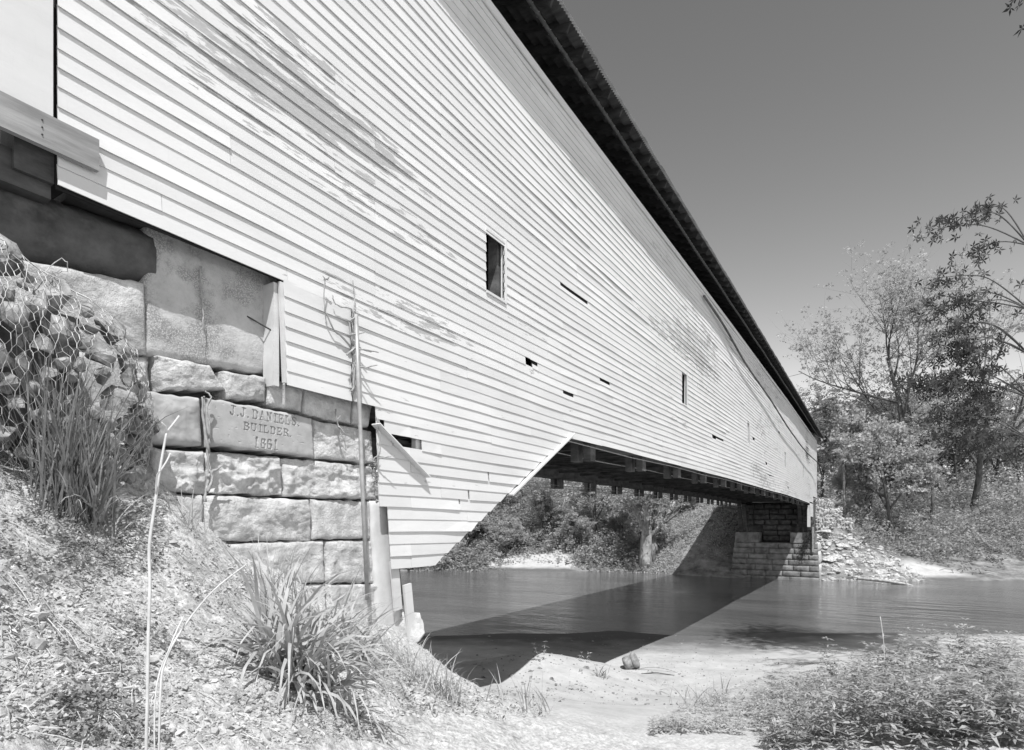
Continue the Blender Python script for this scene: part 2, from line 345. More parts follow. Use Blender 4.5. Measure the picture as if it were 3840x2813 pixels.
bpy.data.meshes.remove(fm)
gw = MB().add([(-400,-60,0),(400,-60,0),(400,400,0),(-400,400,0)], [(0,1,2,3)]).build('river_water', M['water'], kind='structure')

# ================================================================ COVERED BRIDGE
XW = -4.9; Y0, Y1 = 1.836, 64.0
br = thing('covered_bridge', (0, 0, 0), 'long white clapboard covered bridge spanning the river between stone abutments', 'bridge')
def camb(y): return ip(y, [0, 10, 17, 25, 42, 64, 70], [0, 0, .1, .2, .33, .30, .30])
ZK = [-.515+.1462*k_ for k_ in range(13)]+[1.385+.1421*k_ for k_ in range(7)]+[2.38+.1403*k_ for k_ in range(40)]
NR = 38+20
wobk = rng.uniform(-10, 10, 80)
def zrow(k_, y):
    y = np.asarray(y, float)
    kk = float(k_)
    wav = .009*vnoise(y*.55, np.full_like(y, kk*.23), seed=21)+.004*vnoise(y*1.9, np.full_like(y, kk*.6), seed=22)
    cb = np.interp(y, [0, 10, 17, 25, 42, 64, 70], [0, 0, .1, .2, .33, .30, .30])
    drop = np.interp(y, [1.8, 4.5], [.025, -.012]) if k_ >= 13 else 0
    return CZ+ZK[k_]+wav+cb+drop
def diag(z): return 6.09+(z+.475)/2.205*3.97      # z relative to the eye
windows = [(7.235, 7.74, 3.5, 4.41), (17.6, 18.1, 3.66, 4.62), (28.0, 28.5, 3.7, 4.66), (40.6, 41.1, 3.75, 4.7), (51.6, 52.1, 3.75, 4.7)]
holes = [(34, 9.66, 10.86, 3), (22, 8.38, 8.62, 1), (22, 8.62, 8.8, 3), (24, 11.45, 12.0, 3), (20, 9.75, 10.2, 3), (24, 21.4, 22.0, 1), (24, 22.0, 23.2, 3), (8, 7.26, 7.30, 1), (6, 6.76, 6.80, 1), (5, 6.54, 6.58, 3), (10, 5.22, 5.77, 1), (11, 5.02, 5.10, 1),
         (24, 33.2, 33.8, 1), (30, 29.3, 29.9, 1), (18, 42, 42.6, 1), (40, 38, 38.5, 1)]
def slots(k_):
    z = ZK[k_]; zm = z+.07; L_ = []
    if k_ >= 20: L_ = [(Y0, 64.0, 0)]
    elif k_ >= 16: L_ = [(3.70+.006*(20-k_), 4.574, 0), (4.605, 60.3, 0)]
    elif k_ == 15: L_ = [(3.73, 4.574, 0), (4.605, 60.3, 2)]
    elif k_ >= 13: L_ = [(3.74, 4.574, 0), (4.605, None, 1), (57.3, 60.3, 0)]
    elif k_ >= 5: L_ = [(4.95+.012*(13-k_)*.6, None, 1)]+([(57.3, 60.3, 0)] if k_ >= 7 else [])
    else: L_ = [(5.14+.012*(5-k_), None, 1)]
    out = []
    for a, b_, t in L_:
        if b_ is None: b_ = diag(zm)
        cuts = [(w0, w1) for w0, w1, z0, z1 in windows if z0-camb(w0)*0 < zm+camb(w0) < z1] + [(h0, h1) for kk, h0, h1, _ in holes if kk == k_]
        cuts.sort(); cur = a
        for c0, c1 in cuts:
            if c0 > cur and c0 < b_: out.append((cur, c0, 0)); cur = c1
            elif c0 <= cur < c1 and c0 > a-5 and c1 < b_: cur = max(cur, c1)
        if cur < b_-.03: out.append((cur, b_, t))
        out += [(h0, h1, 3) for kk, h0, h1, ty in holes if kk == k_ and ty == 3]
    return out
def jline(k_):
    r_ = random.Random(100+k_//(2 if k_ % 5 else 1)); ys = []; y = r_.uniform(-2, 2.5)
    while y < 66: ys.append(round(y/.6)*.6+.15); y += r_.choice([2.4, 3.0, 3.6, 3.6, 4.2, 4.8])
    return ys
boards = []
for k_ in range(NR):
    js = jline(k_)
    for a, b_, t in slots(k_):
        cur = a
        for q in js:
            if cur+.35 < q < b_-.35: boards.append((k_, cur, q-.002, 0)); cur = q+.002
        boards.append((k_, cur, b_, t))
def board_geo(k_, a, b_, t):
    n_ = max(2, min(14, int((b_-a)/.33))) if a < 22 else max(2, int((b_-a)/1.3))
    s_ = np.linspace(0, 1, n_+1)
    ex = (ZK[k_+1]-ZK[k_])
    ya = np.full_like(s_, a)
    if t == 1:
        yb_ = a+(diag(ZK[k_])-a)*s_; yt_ = a+(diag(ZK[k_]+ex)-a)*s_
    else: yb_ = a+(b_-a)*s_; yt_ = yb_
    rb = random.Random(int(k_*1000+a*37))
    zb = zrow(k_, yb_)+rb.uniform(-.005, .005)+rb.uniform(-.006, .006)*(s_-.5); zt = zrow(k_+1, yt_)+.018
    if t == 2: zb = np.maximum(zb, CZ+1.775+np.interp(yb_, [0, 10, 17, 25, 42, 64], [0, 0, .05, .14, .28, .34])+np.where(yb_ < 10, -1, 0))
    if t == 3: zt = zb+ex*.55
    th = rb.uniform(.009, .0155) if k_ < 59 else .02
    lift = rb.uniform(0, .003)+.006*np.clip(vnoise(yb_*.9, np.full_like(yb_, k_*1.7), seed=31), 0, 1)
    if rb.random() < .10: lift = lift+rb.uniform(.006, .018)*np.clip((s_-rb.uniform(.3, .8))*3, 0, 1)
    pl = .012*vnoise(yb_*.35, np.full_like(yb_, k_*.11), seed=33)+(.02*np.sin(yb_*.31)+.018*vnoise(yb_*.2, np.full_like(yb_, k_*.07), seed=37))*np.clip((yb_-14)/10, 0, 1)
    if b_ <= 4.58 and k_ < 20: pl = pl+.012
    xb = XW+.006+pl+lift; xt = XW+pl
    V = np.empty((n_+1, 4, 3))
    V[:, 0] = np.stack([xb+th, yb_, zb], -1); V[:, 1] = np.stack([xt+.005, yt_, zt], -1)
    V[:, 2] = np.stack([xt-.006, yt_, zt], -1); V[:, 3] = np.stack([xb, yb_, zb], -1)
    Fc = []
    for i_ in range(n_):
        for c in range(4):
            Fc.append((i_*4+c, i_*4+(c+1) % 4, (i_+1)*4+(c+1) % 4, (i_+1)*4+c))
    Fc.append((3,2,1,0)); Fc.append(tuple(n_*4+c for c in range(4)))
    return V.reshape(-1, 3), Fc
# the boards that show largest are parts of their own; the rest are joined
def showsize(bd):
    k_, a, b_, t = bd; d0 = a*CA+4.9*SA; d1 = b_*CA+4.9*SA
    return (1/d0-1/d1)*.14/((d0+d1)/2)
boards.sort(key=showsize, reverse=True)
rest = MB()
for i_, bd in enumerate(boards):
    Vb, Fb = board_geo(*bd)
    if i_ < 296: obj('board', mesh('board', Vb, Fb, M['paint']), br)
    else: rest.add(Vb, Fb)
rest.build('clapboard_siding', M['paint'], br, kind='stuff')
print('boards', len(boards))
# sheathing behind the clapboards keeps the barn dark; openings left where boards are missing
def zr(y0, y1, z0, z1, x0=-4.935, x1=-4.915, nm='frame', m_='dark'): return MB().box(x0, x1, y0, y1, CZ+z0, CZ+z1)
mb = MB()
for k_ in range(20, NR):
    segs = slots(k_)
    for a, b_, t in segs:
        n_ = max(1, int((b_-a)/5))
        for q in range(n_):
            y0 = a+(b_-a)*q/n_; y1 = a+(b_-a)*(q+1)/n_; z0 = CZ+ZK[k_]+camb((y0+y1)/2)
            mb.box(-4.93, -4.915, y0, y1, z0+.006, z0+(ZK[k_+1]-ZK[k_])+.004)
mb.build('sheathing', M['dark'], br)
# fascia strip closing the top of the siding, corner boards, rake board
mb = MB()
ys = np.arange(Y0, 64.1, 2.0)
for a, b_ in zip(ys[:-1], ys[1:]):
    za = CZ+ZK[NR]+camb(a); zb = CZ+ZK[NR]+camb(b_)
    mb.beam((XW+.035, a, za+.03), (XW+.035, b_, zb+.03), .03, .13)
mb.build('top_trim_board', M['paint'], br)
MB().box(XW-.02, XW+.035, 1.30, 1.80, CZ+2.70, CZ+8.2).build('corner_board', M['paint'], br)
MB().box(XW-.30, XW-.03, 1.60, 1.83, CZ+2.42, CZ+8.2).build('corner_post', M['oldwood'], br)
MB().box(XW-.02, XW+.03, 64.0, 64.1, CZ+2.68, CZ+8.2).build('corner_board', M['paint'], br)
MB().beam((XW+.038, 7.86, CZ+diag(0)*0+.50-.02), (XW+.038, 10.12, CZ+1.745), .03, .10, up=(1,0,0)).build('rake_board', M['paint'], br)
# left end: square timber and unpainted plank nailed across it
b0 = MB().box(-5.35, -4.97, 1.45, 1.825, CZ+2.32, CZ+2.56).build('sill_timber', M['oldwood'], br)
pl_ = MB().box(-4.865, -4.822, -.8, 2.07, CZ+2.60, CZ+2.83)
plk = pl_.build('unpainted_plank', M['wood'], br, label='unpainted grained plank nailed across the corner')
for dz in (.07, .12, .17):
    MB().tube([(-4.824, 1.72, CZ+2.6+dz), (-4.816, 1.72, CZ+2.6+dz)], .006, 6).build('nail_head', M['iron'], plk)
# leaning edge boards of the stepped skirt
MB().beam((-4.905, 3.69, CZ+2.37), (-4.905, 3.735, CZ+1.40), .03, .05, up=(0,1,0)).build('skirt_edge_board', M['paintdk'], br)
MB().box(-5.10, -4.935, 3.63, 3.69, CZ+1.36, CZ+2.36).build('skirt_edge_board', M['paintdk'], br)
# stud behind open joint (dark gap) and lower skirt framing
MB().box(-5.0, -4.935, 4.50, 4.68, CZ+1.4, CZ+3.9).build('stud', M['oldwood'], br)
MB().box(-5.0, -4.93, 5.70, 5.80, CZ-.3, CZ+1.9).build('stud', M['paint'], br)
MB().box(-5.0, -4.93, 8.0, 8.1, CZ+.7, CZ+1.7).build('stud', M['oldwood'], br)
# fallen clapboard hanging across the hole
MB().beam((-4.862, 4.93, CZ+1.17), (-4.862, 5.83, CZ+.62), .014, .135, up=(1,0,0)).build('loose_board', M['paint'], br, label='fallen clapboard hanging aslant over the hole')
# narrow uprights below the skirt
MB().beam((-4.93, 5.30, CZ-.42), (-4.93, 5.37, CZ-1.02), .03, .13, up=(0,1,0)).build('skirt_upright', M['paintdk'], br)
MB().beam((-4.90, 5.50, CZ-.72), (-4.90, 5.60, CZ-1.45), .035, .13, up=(0,1,0)).build('skirt_upright', M['paint'], br)
MB().beam((-5.02, 5.42, CZ-.45), (-5.02, 5.50, CZ-1.0), .04, .10, up=(0,1,0)).build('skirt_upright', M['oldwood'], br)
# windows
for w0, w1, z0, z1 in windows:
    z0 += CZ; z1 += CZ; far = w0 > 25
    f = obj('window', mesh('window', *(lambda q: (q.V, q.F))(MB().box(-4.96, XW+.03, w1, w1+.035, z0-.05, z1+.04)), M['paint']), br)
    MB().box(-4.96, XW+.02, w0-.012, w1-.002, z1-.03, z1+.01).build('window_head', M['paint'], f)
    MB().box(-4.96, -4.94, w0-.03, w0-.002, z0-.04, z1-.04).build('window_jamb', M['paint'], f)
    MB().box(-4.96, XW+.028, w0-.002, w1-.003, z0-.045, z0-.01).build('window_sill', M['paint'], f)
    if far: MB().box(-4.96, -4.948, w0+.01, w1-.01, z0, z1-.035).build('window_board', M['paintdk'], f)
# interior: truss posts, braces, upper chord, back wall, deck
Zt = 8.05
for side, x0 in (('near', -5.45), ('far', -10.98)):
    for i_ in range(17):
        y = 11.35+3.19*(i_-3)
        if y < 2 or y > 62: continue
        cb = camb(y); ex = 4.9 if y > 10 else 0
        q = MB()
        for dx in (0.0, .29):
            yo = -.35 if abs(y-8.16) < .1 else 0
            q.box(x0+dx, x0+dx+.165, y-.125+yo, y+.125+yo, CZ+(1.33+cb if y > 9 else 2.5), CZ+Zt+cb)
        q.build('truss_post', M['postwood'], br)
        if i_ % 1 == 0 and y < 58:
            MB().beam((x0+.23, y+.1, CZ+2.5+cb), (x0+.23, y+3.0, CZ+7.7+cb), .12, .2, up=(1,0,0)).build('truss_brace', M['oldwood'], br)
ys = list(np.arange(5.5, 60.1, 4.5))
for x0 in (-5.44, -10.97):
    for zc, hh_, nm in ((1.97, .50, 'lower_chord'), (8.0, .25, 'upper_chord')):
        for a, b_ in zip(ys[:-1], ys[1:]):
            if nm == 'lower_chord' and a < 9: continue
            MB().beam((x0+.225, a, CZ+zc+camb(a)), (x0+.225, b_+.0, CZ+zc+camb(b_)), .46 if nm == 'lower_chord' else .3, hh_).build(nm, M['postwood'], br)
mb = MB()
yy = np.arange(10.3, 60, .8)
for y in yy:
    z = CZ+2.16+camb(y); mb.box(-10.4, -5.5, y-.06, y+.06, z, z+.28)
for i_, y in enumerate(yy):
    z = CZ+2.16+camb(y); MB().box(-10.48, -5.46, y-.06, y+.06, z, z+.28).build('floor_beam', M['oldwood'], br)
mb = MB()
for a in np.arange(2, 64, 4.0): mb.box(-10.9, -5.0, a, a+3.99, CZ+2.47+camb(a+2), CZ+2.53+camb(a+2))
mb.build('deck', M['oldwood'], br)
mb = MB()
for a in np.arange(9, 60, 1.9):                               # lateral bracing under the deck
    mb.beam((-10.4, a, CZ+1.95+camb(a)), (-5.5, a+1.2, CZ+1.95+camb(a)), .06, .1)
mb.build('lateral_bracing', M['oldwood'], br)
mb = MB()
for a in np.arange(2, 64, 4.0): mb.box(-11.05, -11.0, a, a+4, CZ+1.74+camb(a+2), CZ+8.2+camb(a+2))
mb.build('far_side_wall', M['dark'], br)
for y in (1.95, 63.9):
    MB().box(-11.0, -5.0, y-.03, y+.03, CZ+6.2, CZ+10.0).build('gable_wall', M['paintdk'], br)
# tension rods under the trusses
for l_, z_ in ((4.98, 1.60), (5.6, 1.50), (10.6, 1.45), (11.1, 1.38)):
    pts = [(-l_, y, CZ+z_+camb(y)+.015*math.sin(y*.9+l_)) for y in np.arange(7.2, 60, 1.6)]
    MB().tube(pts, .011, 5).build('tension_rod', M['pipe'], br)
# roof
EX, EZ, SLP = -4.32, 8.31, .5
RX = -7.95
def rz(x, y): return CZ+EZ+(EX-x)*SLP+camb(y)*.35
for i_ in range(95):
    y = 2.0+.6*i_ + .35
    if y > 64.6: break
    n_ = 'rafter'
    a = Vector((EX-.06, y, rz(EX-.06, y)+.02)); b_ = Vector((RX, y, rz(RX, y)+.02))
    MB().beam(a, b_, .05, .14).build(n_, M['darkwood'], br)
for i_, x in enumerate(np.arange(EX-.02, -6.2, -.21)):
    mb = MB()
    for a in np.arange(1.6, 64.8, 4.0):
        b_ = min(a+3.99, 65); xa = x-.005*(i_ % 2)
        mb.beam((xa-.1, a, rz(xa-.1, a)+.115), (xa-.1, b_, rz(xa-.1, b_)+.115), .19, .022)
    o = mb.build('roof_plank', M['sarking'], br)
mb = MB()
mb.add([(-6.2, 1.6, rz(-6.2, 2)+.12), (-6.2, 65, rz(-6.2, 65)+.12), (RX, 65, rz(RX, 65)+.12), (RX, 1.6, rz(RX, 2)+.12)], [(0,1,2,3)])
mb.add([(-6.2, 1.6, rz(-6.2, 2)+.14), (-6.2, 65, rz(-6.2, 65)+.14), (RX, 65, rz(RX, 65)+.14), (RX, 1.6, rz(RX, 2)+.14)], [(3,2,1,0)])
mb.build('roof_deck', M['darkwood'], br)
yc = np.arange(1.5, 65.05, .0185)                               # corrugated sheets
sheet = np.floor(yc/.62)
cr = .011*np.sin(yc*2*math.pi/.074); ed = np.array([random.Random(int(q)).uniform(-.012, .012) for q in sheet]); ed2 = np.array([random.Random(int(q)+999).uniform(0, .008) for q in sheet])
cbv = np.array([camb(q)*.35 for q in yc])
rowsx = [(EX+.05, 0), (RX, 0)]
Vv = []
for up in (0, 1):
    for q, (x, _) in enumerate(rowsx):
        xx = x+(ed if q == 0 else 0*ed); Vv.append(np.stack([xx, yc, CZ+EZ+(EX-xx)*SLP+cbv+.148+cr+ed2+.004*up], -1))
nn = len(yc); idx = np.arange(nn-1); VV = np.vstack(Vv)
FF = [np.stack([idx, idx+1, nn+idx+1, nn+idx], -1), np.stack([2*nn+idx+1, 2*nn+idx, 3*nn+idx, 3*nn+idx+1], -1), np.stack([idx+1, idx, 2*nn+idx, 2*nn+idx+1], -1)]
obj('roof', mesh('roof', VV, np.vstack(FF), M['metal']), br)
FX = 2*RX-EX
mb = MB()
for dz in (.12, .16): mb.add([(RX, 1.5, rz(RX, 2)+dz), (RX, 65, rz(RX, 65)+dz), (FX, 65, rz(EX, 65)+dz), (FX, 1.5, rz(EX, 2)+dz)], [(0,1,2,3)])
mb.build('roof_far_slope', M['metal'], br)
pts = [(-4.57, y, CZ+8.17+camb(y)*.45+.012*math.sin(y*1.3)) for y in np.arange(3, 63, .8)]
pp = MB().tube(pts, .032, 8).build('conduit', M['iron'], br, True)
mb = MB()
for q in np.arange(3.2, 45, .2):
    mb.tube([(-4.57+.037*math.cos(a), q+a*.02, CZ+8.17+camb(q)*.45+.012*math.sin(q*1.3)+.037*math.sin(a)) for a in np.linspace(0, 3.3, 6)], .005, 3)
mb.build('wire_wrap', M['wire'], pp)
# cable slung along the far half and over to the utility pole
pa = [P(2640,1110,4.80), P(2720,1230,4.74), P(2800,1370,4.7), P(2890,1500,4.66), P(2960,1610,4.6), P(3020,1690,4.55), P(3068,1735,4.4)]
pole_top = D(3168, 1732, 63)
def spline(pts, n_=6):
    out = []
    for i_ in range(len(pts)-1):
        p0 = pts[max(i_-1, 0)]; p1 = pts[i_]; p2 = pts[i_+1]; p3 = pts[min(i_+2, len(pts)-1)]
        for t in np.linspace(0, 1, n_, endpoint=False):
            out.append(.5*((2*p1)+(p2-p0)*t+(2*p0-5*p1+4*p2-p3)*t*t+(3*p1-p0-3*p2+p3)*t**3))
    return out+[pts[-1]]
sag = [pa[-1].lerp(pole_top, t)+Vector((0, 0, -1.2*4*t*(1-t)*.5)) for t in (.3, .6, .85, 1)]
MB().tube(spline(pa+sag), .04, 6).build('utility_cable', M['bark'], None, True, label='thick dark cable slung along the siding and over to the bare pole', category='cable')
# ================================================================ STONE WORK
def grid_patch(pq, nx, ny, amp, back=.35, bulge=.04, seed=0, l=5.0, chip=.03, freq=3.0, style=0, er=.010):
    """dressed or rock-faced block: pq = 4 corners TL, TR, BR, BL as (y, z); face towards +x"""
    (y0, z0), (y1, z1), (y2, z2), (y3, z3) = pq
    s_, t_ = np.meshgrid(np.linspace(0, 1, nx+1), np.linspace(0, 1, ny+1))
    Yg = (1-t_)*((1-s_)*y0+s_*y1)+t_*((1-s_)*y3+s_*y2); Zg = (1-t_)*((1-s_)*z0+s_*z1)+t_*((1-s_)*z3+s_*z2)
    wd = abs(y1-y0); ht = abs(z0-z3)
    e = np.minimum(np.minimum(s_, 1-s_)*wd, np.minimum(t_, 1-t_)*ht)
    prof = 1-np.exp(-(e/er)**.8)
    nz = fbm(Yg*freq, Zg*freq*1.3, seed=seed, oct=5, gain=.55)
    rid = 1-np.abs(fbm(Yg*freq*1.1+5, Zg*freq*1.6, seed=seed+50, oct=4))*2
    facet = np.floor(2.2*(fbm(Yg*freq*.8+3, Zg*freq*1.2, seed=seed+70, oct=3)+2))/2.2-2
    fz = fbm(Yg*freq*.8+3, Zg*freq*1.2, seed=seed+70, oct=3)
    sharp = .45*fz+.75*facet+.16*fbm(Yg*22, Zg*22, seed=seed+5, oct=3)
    d_ = bulge*np.sin(np.pi*np.clip(s_, 0, 1))**.35*np.sin(np.pi*np.clip(t_, 0, 1))**.35+amp*((.5*nz+.5*sharp) if style == 0 else .35*nz+.55*sharp+.45*np.clip(rid, -1, 1))
    if style == 2: d_ = d_+amp*.9*np.clip(.5-t_, -.5, .5)
    Xg = -l-chip*(1-prof)+d_*prof
    jit = .012*(1-prof)
    Yg = Yg+jit*vnoise(Yg*14, Zg*14, seed=seed+9); Zg = Zg+jit*vnoise(Yg*14, Zg*14, seed=seed+19)
    Vf = np.stack([Xg, Yg, Zg], -1).reshape(-1, 3)
    nX, nY = nx+1, ny+1
    i_, j_ = np.meshgrid(np.arange(ny), np.arange(nx), indexing='ij')
    Qf = np.stack([i_*nX+j_, (i_+1)*nX+j_, (i_+1)*nX+j_+1, i_*nX+j_+1], -1).reshape(-1, 4)
    ring = [i for i in range(nX)]+[r*nX+nx for r in range(1, nY)]+[ny*nX+i for i in range(nx-1, -1, -1)]+[r*nX for r in range(ny-1, 0, -1)]
    Vb = Vf[ring].copy(); Vb[:, 0] = -l-back
    base = len(Vf); m_ = len(ring)
    Qs = np.array([(ring[a], ring[(a+1) % m_], base+(a+1) % m_, base+a) for a in range(m_)])
    return np.vstack([Vf, Vb]), np.vstack([Qf, Qs])
def yz(u, v, l=5.0): p = P(u, v, l); return (p.y, p.z)
def cq(x, y, x0=500, y0=1300, s_=.4843): return (x0+x*s_, y0+y*s_)
ab = thing('stone_abutment', (-5, 3, CZ-1), 'near rock-faced sandstone abutment with the carved name stone and concrete patch', 'abutment')
blocks = [  # corners in close-up coordinates, roughness, style, cells
 ([(215,60),(610,140),(738,330),(240,335)], .030, 0, 1), ([(725,185),(1040,232),(1045,418),(740,400)], .022, 1, 2), ([(1055,236),(1338,300),(1322,508),(1062,455)], .018, 0, 3),
 ([(1345,318),(1705,395),(1700,600),(1340,525)], .02, 0, 4), ([(1712,400),(1870,430),(1835,625),(1708,600)], .02, 0, 5),
 ([(120,340),(532,392),(556,768),(20,735)], .022, 0, 6), ([(1398,562),(1862,650),(1885,912),(1418,862)], .03, 0, 7),
 ([(-160,730),(128,772),(140,1120),(-160,1080)], .02, 0, 8), ([(148,778),(572,812),(585,1140),(165,1120)], .045, 1, 9), ([(582,812),(1148,852),(1182,1150),(592,1140)], .055, 1, 10),
 ([(1162,862),(1868,920),(1898,1185),(1192,1160)], .045, 1, 11), ([(100,1135),(560,1150),(560,1500),(100,1460)], .025, 0, 12),
 ([(572,1152),(1384,1180),(1404,1502),(564,1512)], .04, 0, 13), ([(1394,1185),(1848,1195),(1856,1488),(1412,1495)], .014, 0, 14),
 ([(560,1530),(1500,1505),(1506,1830),(560,1860)], .03, 0, 15), ([(1510,1505),(1890,1498),(1935,1830),(1512,1830)], .022, 1, 16),
 ([(1100,1850),(1506,1845),(1530,2150),(1100,2150)], .03, 0, 17), ([(1514,1842),(1980,1838),(2010,2150),(1536,2150)], .022, 1, 18)]
for pts, amp, st, sd in blocks:
    q = [yz(*cq(*p)) for p in pts]
    Vb, Fb = grid_patch(q, 60 if sd < 15 else 40, 34, amp*.95, .4, .0, sd*7, 5.02, .04, 3.6, st)
    obj('stone', mesh('stone', Vb, Fb, M['stone'] if sd not in (6,) else M['stone2'], True), ab)
# backing mass
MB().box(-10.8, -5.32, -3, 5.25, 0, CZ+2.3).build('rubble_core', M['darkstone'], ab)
# upper concrete patch, boulders under the siding
def patch(name, pts, l, nx, ny, amp, m_, seed, back=.4, bulge=.0, freq=2., style=0, parent=ab, chip=.03, er=.010, **t):
    q = [yz(u, v, l) for u, v in pts]
    Vb, Fb = grid_patch(q, nx, ny, amp, back, bulge, seed, l, chip, freq, style, er)
    return obj(name, mesh(name, Vb, Fb, m_, True), parent, **t)
patch('concrete_patch', [(545,760),(1120,1010),(1120,1420),(545,1330)], 5.10, 60, 40, .012, M['concrete'], 71, .2, freq=4, label='honeycombed concrete patch')
patch('stone', [(-200,560),(640,860),(650,1075),(-200,900)], 5.06, 80, 40, .035, M['darkstone'], 72, .5, .04, 1.6, chip=.22, er=.09, label='large overhanging sandstone under the siding, toned dark for shade')
patch('stone', [(-200,915),(545,1060),(555,1330),(-200,1240)], 5.10, 60, 34, .03, M['stone'], 73, .5, .04, 1.6)
patch('stone', [(-200,1250),(560,1340),(560,1700),(-200,1650)], 5.12, 30, 18, .04, M['stone'], 74, .5, .04, 1.6)
# rebar stub, crack roots
MB().tube([P(926,1186,5.10), P(1032,1247,4.96)], .008, 5).build('rebar_stub', M['iron'], ab)
# smooth concrete buttress at the corner and the eroded boulder at its foot
patch('buttress', [(1392,1880),(1452,1882),(1530,2420),(1420,2420)], 5.0, 10, 30, .008, M['smoothconc'], 75, .5, .0, 2, chip=.02)
# name stone: engraved by real relief
GL = {
 'J': [((.62,.95),(.62,.28),.2),((.62,.22),(.45,.05),.14),((.45,.05),(.25,.06),.13),((.22,.1),(.14,.26),.17),((.35,.95),(.9,.95),.11)],
 '.': [((.15,.05),(.17,.07),.17)],
 'D': [((.28,.93),(.28,.07),.2),((.08,.95),(.6,.95),.11),((.08,.05),(.6,.05),.11),((.62,.93),(.82,.78),.13),((.82,.78),(.82,.22),.2),((.82,.22),(.62,.07),.13)],
 'A': [((.5,.95),(.2,.05),.12),((.5,.95),(.78,.05),.2),((.3,.36),(.68,.36),.09),((.05,.05),(.36,.05),.1),((.6,.05),(.96,.05),.1)],
 'N': [((.24,.95),(.24,.05),.12),((.24,.93),(.76,.07),.2),((.76,.95),(.76,.05),.12),((.08,.95),(.3,.95),.1),((.08,.05),(.42,.05),.1),((.6,.95),(.94,.95),.1)],
 'I': [((.5,.95),(.5,.05),.22),((.22,.95),(.78,.95),.11),((.22,.05),(.78,.05),.11)],
 'E': [((.28,.95),(.28,.05),.2),((.08,.95),(.82,.95),.11),((.08,.05),(.82,.05),.11),((.28,.5),(.6,.5),.1),((.82,.95),(.82,.72),.1),((.82,.05),(.82,.28),.1),((.6,.62),(.6,.38),.08)],
 'L': [((.3,.95),(.3,.05),.2),((.1,.95),(.55,.95),.11),((.1,.05),(.85,.05),.11),((.85,.05),(.85,.32),.11)],
 'S': [((.8,.72),(.8,.86),.1),((.78,.86),(.5,.95),.12),((.5,.95),(.24,.84),.13),((.24,.84),(.24,.66),.17),((.24,.66),(.74,.38),.17),((.76,.36),(.76,.18),.17),((.74,.16),(.5,.05),.13),((.5,.05),(.22,.14),.12),((.2,.12),(.2,.3),.1)],
 'B': [((.28,.95),(.28,.05),.2),((.08,.95),(.62,.95),.11),((.08,.05),(.65,.05),.11),((.28,.52),(.65,.52),.1),((.68,.9),(.78,.8),.13),((.78,.82),(.78,.64),.17),((.76,.62),(.66,.53),.12),((.68,.5),(.84,.4),.12),((.84,.4),(.84,.18),.18),((.82,.16),(.66,.06),.12)],
 'U': [((.24,.95),(.24,.25),.2),((.24,.22),(.42,.06),.13),((.42,.05),(.6,.05),.12),((.6,.06),(.76,.22),.12),((.78,.25),(.78,.95),.14),((.06,.95),(.42,.95),.1),((.62,.95),(.95,.95),.1)],
 'R': [((.28,.95),(.28,.05),.2),((.08,.95),(.62,.95),.11),((.28,.5),(.65,.5),.1),((.68,.9),(.8,.78),.13),((.8,.8),(.8,.66),.17),((.78,.62),(.66,.52),.12),((.6,.48),(.76,.3),.14),((.78,.3),(.82,.08),.17),((.08,.05),(.46,.05),.1),((.74,.05),(.97,.05),.1)],
 '1': [((.5,.95),(.5,.05),.24),((.25,.05),(.75,.05),.1),((.5,.93),(.3,.84),.12)],
 '8': [((.3,.88),(.7,.88),.13),((.25,.84),(.25,.62),.17),((.75,.84),(.75,.62),.17),((.3,.52),(.7,.52),.12),((.2,.44),(.2,.16),.19),((.8,.44),(.8,.16),.19),((.28,.08),(.72,.08),.13)],
 '6': [((.75,.78),(.72,.88),.12),((.7,.9),(.35,.92),.12),((.24,.84),(.22,.16),.2),((.3,.07),(.7,.07),.13),((.78,.14),(.78,.42),.19),((.72,.5),(.28,.5),.12)]}
def text_mask(Yg, Zg, txt, y0, y1, zb, zt, wds):
    tot = sum(wds.get(c, 1.0) for c in txt); un = (y1-y0)/tot; cur = y0; m_ = np.zeros_like(Yg); hgt = zt-zb
    for c in txt:
        wc = wds.get(c, 1.0)*un
        if c in GL:
            gw_ = un*.92
            sel = (Yg > cur-.01) & (Yg < cur+un+.01)
            for (ax, az), (bx, bz), th in GL[c]:
                a0, a1 = cur+ax*gw_, zb+az*hgt; b0, b1 = cur+bx*gw_, zb+bz*hgt; dx, dz = b0-a0, b1-a1
                t = np.clip(((Yg-a0)*dx+(Zg-a1)*dz)/(dx*dx+dz*dz+1e-9), 0, 1)
                dd = np.hypot(Yg-a0-t*dx, Zg-a1-t*dz); m_ = np.maximum(m_, np.clip((th*.043*hgt/.1-dd)/.0020+.5, 0, 1))
        cur += wc
    return m_
nx, ny = 380, 150
c4 = [yz(*cq(*p)) for p in ((568,388),(1384,552),(1408,858),(592,772))]
c4 = [(c4[0][0], (c4[0][1]+c4[1][1])/2), (c4[1][0], (c4[0][1]+c4[1][1])/2-.004), (c4[2][0], (c4[2][1]+c4[3][1])/2+.0), (c4[3][0], (c4[2][1]+c4[3][1])/2)]
Vp, Fp = grid_patch(c4, nx, ny, .0015, .3, .0, 5, 4.99, .03, 6, 0)
nf = (nx+1)*(ny+1); Yg = Vp[:nf, 1]; Zg = Vp[:nf, 2]
wd_ = {'.': .42, ' ': .28, 'I': .8, 'J': .95}
mk = text_mask(Yg, Zg, 'J.J. DANIELS.', 3.205, 3.985, CZ+1.013, CZ+1.103, wd_)
mk = np.maximum(mk, text_mask(Yg, Zg, 'BUILDER.', 3.345, 3.885, CZ+.895, CZ+.970, {'.': .4, 'I': .8}))
mk = np.maximum(mk, text_mask(Yg, Zg, '1861', 3.455, 3.735, CZ+.742, CZ+.845, {}))
